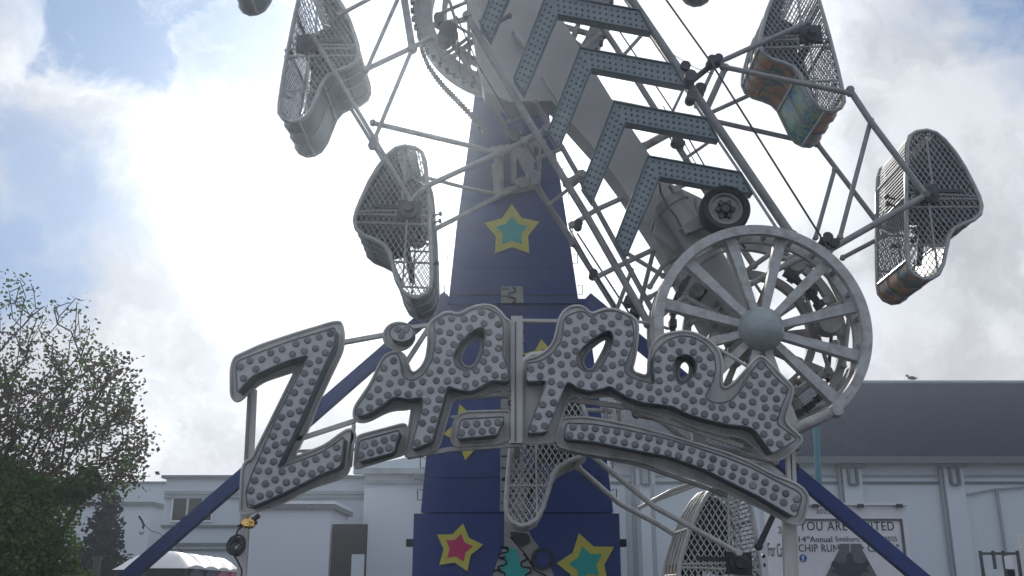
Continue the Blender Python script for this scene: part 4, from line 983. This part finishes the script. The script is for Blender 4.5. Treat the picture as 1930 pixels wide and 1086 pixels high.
PRf = [(992, 685), (1020, 680), (1040, 667), (1057, 643), (1062, 619), (1060, 606), (1069, 595), (1088, 587), (1103, 587), (1112, 599), (1128, 589), (1147, 585), (1169, 588), (1189, 599), (1195, 621), (1194, 648), (1182, 680), (1176, 696), (1182, 707), (1204, 716), (1235, 724), (1231, 692), (1233, 665), (1255, 642), (1282, 632), (1307, 635), (1329, 647), (1347, 670), (1350, 697), (1342, 724), (1328, 748), (1342, 758), (1361, 760), (1379, 754), (1399, 732), (1414, 704), (1429, 683), (1436, 679), (1448, 694), (1468, 717), (1488, 733), (1474, 764), (1464, 799), (1486, 814), (1504, 828), (1456, 855), (1424, 811), (1411, 804), (1374, 800), (1334, 791), (1299, 781), (1267, 765), (1209, 758), (1182, 748), (1149, 727), (1134, 733), (1110, 737), (1090, 731), (1069, 718), (1064, 730), (1031, 814), (993, 817), (1031, 717), (992, 719)]
PRh1 = [(1152, 623), (1139, 624), (1115, 639), (1095, 658), (1086, 676), (1090, 691), (1103, 700), (1121, 700), (1136, 687), (1150, 659), (1157, 637)]
PRh1b = [(1145, 638), (1134, 641), (1106, 663), (1098, 678), (1101, 692), (1108, 697), (1117, 697), (1128, 678), (1140, 655)]
PRh2 = [(1290, 667), (1275, 672), (1268, 690), (1271, 709), (1282, 726), (1299, 717), (1312, 702), (1314, 685), (1304, 671)]
PRh2b = [(1289, 679), (1280, 687), (1277, 707), (1284, 722), (1296, 714), (1302, 697), (1298, 684)]
PRb = [(988, 678), (1007, 674), (1029, 663), (1044, 645), (1051, 615), (1055, 597), (1069, 580), (1088, 575), (1104, 580), (1114, 593), (1132, 584), (1150, 581), (1173, 587), (1197, 599), (1203, 613), (1201, 643), (1197, 674), (1190, 700), (1221, 711), (1222, 680), (1227, 652), (1245, 632), (1284, 624), (1309, 627), (1339, 643), (1355, 660), (1362, 685), (1360, 710), (1361, 734), (1379, 727), (1406, 697), (1424, 675), (1436, 670), (1453, 686), (1473, 708), (1496, 731), (1492, 749), (1478, 794), (1498, 814), (1515, 828), (1494, 851), (1471, 867), (1448, 869), (1414, 834), (1399, 824), (1359, 819), (1304, 802), (1267, 785), (1191, 769), (1154, 747), (1139, 747), (1114, 750), (1088, 745), (1073, 748), (1067, 758), (1044, 834), (985, 837)]
ULf = [(1067, 797), (1117, 799), (1173, 808), (1250, 825), (1306, 841), (1369, 862), (1412, 879), (1465, 907), (1505, 926), (1512, 937), (1501, 975), (1492, 972), (1433, 937), (1369, 905), (1327, 884), (1264, 861), (1200, 849), (1117, 832), (1064, 827)]
ULb = [(1056, 788), (1099, 786), (1136, 791), (1191, 802), (1250, 817), (1306, 834), (1369, 853), (1412, 870), (1454, 893), (1500, 911), (1518, 924), (1525, 941), (1514, 982), (1501, 991), (1484, 984), (1433, 957), (1369, 927), (1327, 908), (1264, 887), (1200, 868), (1099, 853), (1050, 841)]
def ell(cx, cy, rx, ry, n=28): return [(cx+rx*cos(2*pi*i/n), cy+ry*sin(2*pi*i/n)) for i in range(n)]
def backing(name, outer, holes, y0, d=6.):
    mb = MB(); mb.prism([P2(rounded(outer, d), y0)]+[P2(rounded(h, 4), y0) for h in holes], y0, y0+.05); o = mb.build(name, 'backing', sign)
    mb = MB()
    for l in [outer]+holes:
        pts = [W(x, y, y0-.012) for x, y in rounded(l, d)]; mb.pipe(pts, .013, 6, True)
    mb.build('edge_trim', 'backing', o, True); return o
backing('letter_backing', Zb, [], YSB); backing('letter_backing', IPb, [IPhb], YSB+.003); backing('letter_backing', D2b, [], YSB+.006, 4); backing('letter_backing', D3b, [], YSB+.009, 4)
backing('letter_backing', PRb, [PRh1b, PRh2b], YSB+.003); backing('letter_backing', ULb, [], YSB); backing('letter_backing', ell(752, 634, 29, 26), [], YSB, 1)
def relax(poly, holes, sp, rnd, margin=9., row=None):
    xs = [p[0] for p in poly]; ys = [p[1] for p in poly]
    def ok(p, mg):
        return inside(p, poly) and not any(inside(p, h) for h in holes) and edist(p, poly)[0] >= mg and all(edist(p, h)[0] >= mg for h in holes)
    area = 0; cand = []
    for x in range(int(min(xs)), int(max(xs)), 3):
        for y in range(int(min(ys)), int(max(ys)), 3):
            if ok((x, y), margin): cand.append((x+rnd.random()*.1, y+rnd.random()*.1))
    rnd.shuffle(cand); pts = []
    for c in cand:
        if all(hypot(c[0]-q[0], c[1]-q[1]) > sp*.8 for q in pts): pts.append(c)
    for it in range(28):
        new = []
        for i, p in enumerate(pts):
            fx = fy = 0
            for j, q in enumerate(pts):
                if i == j: continue
                dx, dy = p[0]-q[0], p[1]-q[1]; d = hypot(dx, dy)
                if d < sp*1.35 and d > 1e-3: f = (sp*1.35-d)/(sp*1.35); fx += dx/d*f; fy += dy/d*f
            st = 5*(1-it/32); n_ = (p[0]+fx*st, p[1]+fy*st)
            for _ in range(4):
                e_, q = edist(n_, poly)
                if e_ < margin and inside(n_, poly): l = max(e_, .01); n_ = (q[0]+(n_[0]-q[0])/l*margin, q[1]+(n_[1]-q[1])/l*margin)
            new.append(n_ if ok(n_, margin-1.2) else p)
        pts = new
    return pts
brnd = random.Random(11); faces = []
for nm_, f_, hs, lab in (('letter_face', Zf, [], 'capital Z'), ('letter_face', IPf, [IPh], 'joined i and p'), ('letter_face', D2f, [], 'short underline dash'), ('letter_face', D3f, [], 'short underline dash'),
                    ('letter_face', PRf, [PRh1, PRh2], 'joined p, e and r'), ('letter_face', ULf, [], 'long curved underline'), ('letter_face', ell(757, 627, 23, 17), [], 'dot of the i')):
    mb = MB(); ff = rounded(f_, 4) if len(f_) < 28 or f_ is not None else f_
    mb.prism([P2(ff, YSF)]+[P2(rounded(h, 3), YSF) for h in hs], YSF, YSB-.001, side=1, back=False); o = mb.build(nm_, ['face', 'ret'], sign); o['label'] = lab
    mb = MB()
    for l in [ff]+[rounded(h, 3) for h in hs]: mb.pipe([W(x, y, YSF-.004) for x, y in l], .007, 5, True)
    mb.build('face_trim', 'ret', o, True)
    faces.append((o, f_, hs))
bulbme = None; allb = []
for k, (o, f_, hs) in enumerate(faces):
    if k == 6: pts = [(750, 621), (765, 622), (757, 633)]
    elif k == 5:
        pts = []
        top = [(1078, 812-.5), (1250, 833), (1369, 871), (1505, 933)]
        def interp(L_, u):
            cum = [0]
            for a, b in zip(L_[:-1], L_[1:]): cum.append(cum[-1]+hypot(b[0]-a[0], b[1]-a[1]))
            t = u*cum[-1]; i = 0
            while i < len(L_)-2 and cum[i+1] < t: i += 1
            f = (t-cum[i])/(cum[i+1]-cum[i]); return (L_[i][0]+(L_[i+1][0]-L_[i][0])*f, L_[i][1]+(L_[i+1][1]-L_[i][1])*f)
        A = [(1080, 805), (1102, 806), (1122, 808), (1142, 811), (1163, 814), (1183, 818), (1204, 822), (1223, 826), (1243, 831), (1264, 836), (1284, 842), (1304, 849), (1324, 857), (1344, 865), (1364, 873), (1384, 881), (1403, 889), (1423, 898), (1442, 909), (1462, 920), (1481, 930), (1501, 941)]
        B = [(1074, 820), (1095, 821), (1115, 823), (1136, 827), (1157, 830), (1177, 834), (1197, 838), (1218, 843), (1238, 848), (1259, 854), (1279, 859), (1299, 867), (1320, 873), (1340, 881), (1360, 889), (1380, 897), (1399, 906), (1419, 915), (1438, 926), (1458, 936), (1477, 947), (1497, 957)]
        pts = A+B
    elif k in (2, 3):
        a, b, c, d = f_; pts = []
        for r_ in (.3, .72):
            for u in (.12, .37, .62, .86): 
                u2 = u+(-.03 if r_ > .5 else .03)
                p = (a[0]+(b[0]-a[0])*u2, a[1]+(b[1]-a[1])*u2); q = (d[0]+(c[0]-d[0])*u2, d[1]+(c[1]-d[1])*u2); pts.append((p[0]+(q[0]-p[0])*r_, p[1]+(q[1]-p[1])*r_))
    else: pts = relax(f_, hs, 17.3, brnd, 8.6)
    for p in pts: allb.append((k, W(p[0], p[1], YSF-.001)))
print('bulbs', len(allb))
br = 7.1/F*YSF
def bulb_mb(c):
    mb = MB(); mb.lathe(c, [(0, -.012), (br*.55, -.0125), (br*.85, -.011), (br*.98, -.006), (br*1.0, 0)], 14); return mb
proto = bulb_mb((0, 0, 0)); bme = bpy.data.meshes.new('bulb'); bme.from_pydata(proto.v, [], proto.f); bme.materials.append(M['bulb']); bme.polygons.foreach_set('use_smooth', [True]*len(bme.polygons))
allb.sort(key=lambda t: 0 if t[0] in (0, 5) else 1)
so_ = Vector(sign['_o']); rest = MB()
for i, (k, c) in enumerate(allb):
    if i < 100:
        o = bpy.data.objects.new('bulb', bme); COL.objects.link(o); o.parent = faces[k][0]; o.location = c-so_
    else:
        q = bulb_mb(tuple(c)); rest.add(q.v, q.f)
o = rest.build('remaining_bulbs', 'bulb', sign, True); o['kind'] = 'stuff'
def sbar(name, a, b, w_, Y, m_='backing', dY=.06, Y2=None):
    mb = MB(); mb.bar(W(*a, Y), W(*b, Y2 or Y), w_/F*Y, dY); return mb.build(name, m_, sign)
YBK = YSB+.10
sbar('mast', (974, 598), (974, 836), 22, YSB-.02, 'backing', .1); sbar('mast_slot', (971.5, 606), (971.5, 832), 3, YSB-.075, 'ret', .01)
mb = MB(); c_ = W(974, 640, YSB+.05); mb.tube(c_, (c_.x, YW-.1, c_.z), .04, 10); c_ = W(974, 820, YSB+.05); mb.tube(c_, (c_.x, YW-.1, c_.z), .04, 10); mb.build('standoff_tube', 'backing', sign, True)
sbar('frame_bar', (985, 605), (1056, 606), 6, YSB+.04); sbar('frame_bar', (646, 646), (728, 631), 8, YSB+.03); sbar('frame_bar', (560, 829), (670, 793), 8, YSB+.03)
sbar('frame_bar', (812, 612), (762, 690), 8, YSB+.03); sbar('frame_bar', (770, 618), (812, 613), 7, YSB+.03)
sbar('frame_bar', (550, 851), (680, 847), 5, YSB+.3, 'rail', .04); sbar('frame_bar', (660, 880), (667, 800), 6, YSB+.03)
sbar('side_post', (476, 735), (470, 868), 15, YBK, 'backing'); sbar('side_post', (470, 862), (452, 1140), 16, YBK+.03, 'backing'); sbar('side_post', (470, 735), (463, 868), 5, YBK-.05, 'rail', .03)
sbar('side_post', (1485, 930), (1493, 1140), 25, YBK+.05, 'backing'); sbar('side_post', (1484, 850), (1487, 925), 7, YBK, 'backing'); sbar('side_post', (1494, 848), (1497, 925), 7, YBK, 'backing')
sbar('frame_bar', (768, 862), (850, 847), 8, YSB+.04); sbar('frame_bar', (850, 847), (985, 838), 8, YSB+.045); sbar('frame_bar', (850, 787), (870, 785), 5, YSB+.05); sbar('frame_bar', (840, 752), (963, 742), 7, YSB+.05)
sbar('frame_bar', (985, 740), (1030, 738), 6, YSB+.05); sbar('frame_bar', (1062, 752), (1200, 770), 9, YSB+.07); sbar('frame_bar', (1190, 772), (1400, 842), 8, YSB+.09)
sbar('frame_bar', (1050, 846), (1200, 874), 7, YSB+.06, 'rear'); sbar('frame_bar', (1200, 874), (1370, 934), 6, YSB+.06, 'rear')
# cable bundle and gold lamp on the left post
t = thing('cable_bundle', 'black coiled cable bundle tied to the left sign post', 'cable', tuple(W(446, 1030, 9.1)))
mb = MB(); r_ = random.Random(2)
for k in range(7):
    pts = []
    c = W(446+r_.uniform(-3, 3), 1030+r_.uniform(-4, 4), 9.05+r_.uniform(-.03, .03)); ra = r_.uniform(.04, .075); tl = r_.uniform(-1, 1)
    for j in range(16): a = 2*pi*j/16; pts.append(c+Vector((ra*cos(a), .04*sin(a+tl), ra*1.15*sin(a))))
    mb.pipe(pts, .010, 6, True)
mb.build('coil', 'dark', t, True)
mb = MB(); mb.pipe([W(x, y, 9.05) for x, y in ((440, 1045), (448, 1058), (456, 1075), (454, 1095), (450, 1120))], .009, 6); mb.pipe([W(x, y, 9.06) for x, y in ((462, 988), (448, 1000), (442, 1020))], .009, 6); mb.build('loose_end', 'dark', t, True)
t = thing('gold_lamp', 'small crumpled gold lamp fitting under the foot of the letter Z', 'lamp', tuple(W(469, 987, 9.0)))
mb = MB(); c = W(469, 987, 9.0)
vs = []
for i in range(7):
    for j in range(10):
        th = pi*i/6; ph = 2*pi*j/10; rr_ = .062*(1+r_.uniform(-.35, .3)); vs.append(c+Vector((rr_*1.1*sin(th)*cos(ph), rr_*sin(th)*sin(ph), rr_*.7*cos(th))))
mb.add(vs, [(i*10+j, i*10+(j+1) % 10, (i+1)*10+(j+1) % 10, (i+1)*10+j) for i in range(6) for j in range(10)]); mb.build('foil_shade', 'gold', t)
mb = MB(); mb.tube(c+Vector((.02, 0, .02)), W(489, 971, 9.0), .022, 8); mb.tube(c, W(448, 992, 9.0), .012, 6); mb.build('lamp_arm', 'dark', t, True)
# hanging bulb
t = thing('hanging_bulb', 'single clear bulb hanging from a dark curved wire in front of the annex', 'light bulb', tuple(W(265, 1000, 12)))
mb = MB(); mb.pipe([W(x, y, 12) for x, y in ((262, 973), (268, 982), (271, 990), (268, 1000))], .014, 6); mb.build('socket_wire', 'dark', t, True)
c = W(267, 1003, 12); mb = MB(); mb.lathe(tuple(c), [(0, -.032), (.02, -.026), (.031, 0), (.022, .025), (.012, .045), (0, .045)], 12, 'Z'); mb.build('glass_bulb', 'flash', t, True)
mb = MB(); mb.pipe([W(262, 973, 12)+(W(300, 1005, 12.6)-W(262, 973, 12))*u+Vector((0, 0, -.05*sin(pi*u))) for u in [i/8 for i in range(9)]]+[W(345, 1040, 13)], .004, 5); mb.build('wire', 'cable', t)
# thin scattering volume added to imitate veiling glare of the lens
LENS_GLARE = True
if LENS_GLARE:
    mb = MB(); mb.box(-60, 60, -3, 62, -1, 26)
    hm = bpy.data.materials.new('lens_glare_volume'); hm.use_nodes = True; t_ = hm.node_tree; t_.nodes.remove(t_.nodes['Principled BSDF'])
    pv = t_.nodes.new('ShaderNodeVolumePrincipled'); pv.inputs['Color'].default_value = (.78, .88, 1, 1); pv.inputs['Density'].default_value = .0038; pv.inputs['Anisotropy'].default_value = .82
    t_.links.new(pv.outputs[0], t_.nodes['Material Output'].inputs['Volume'])
    tag(mb.build('lens_glare_veil', hm), kind='stuff')
for o in bpy.data.objects:
    if '_o' in o.keys(): del o['_o']
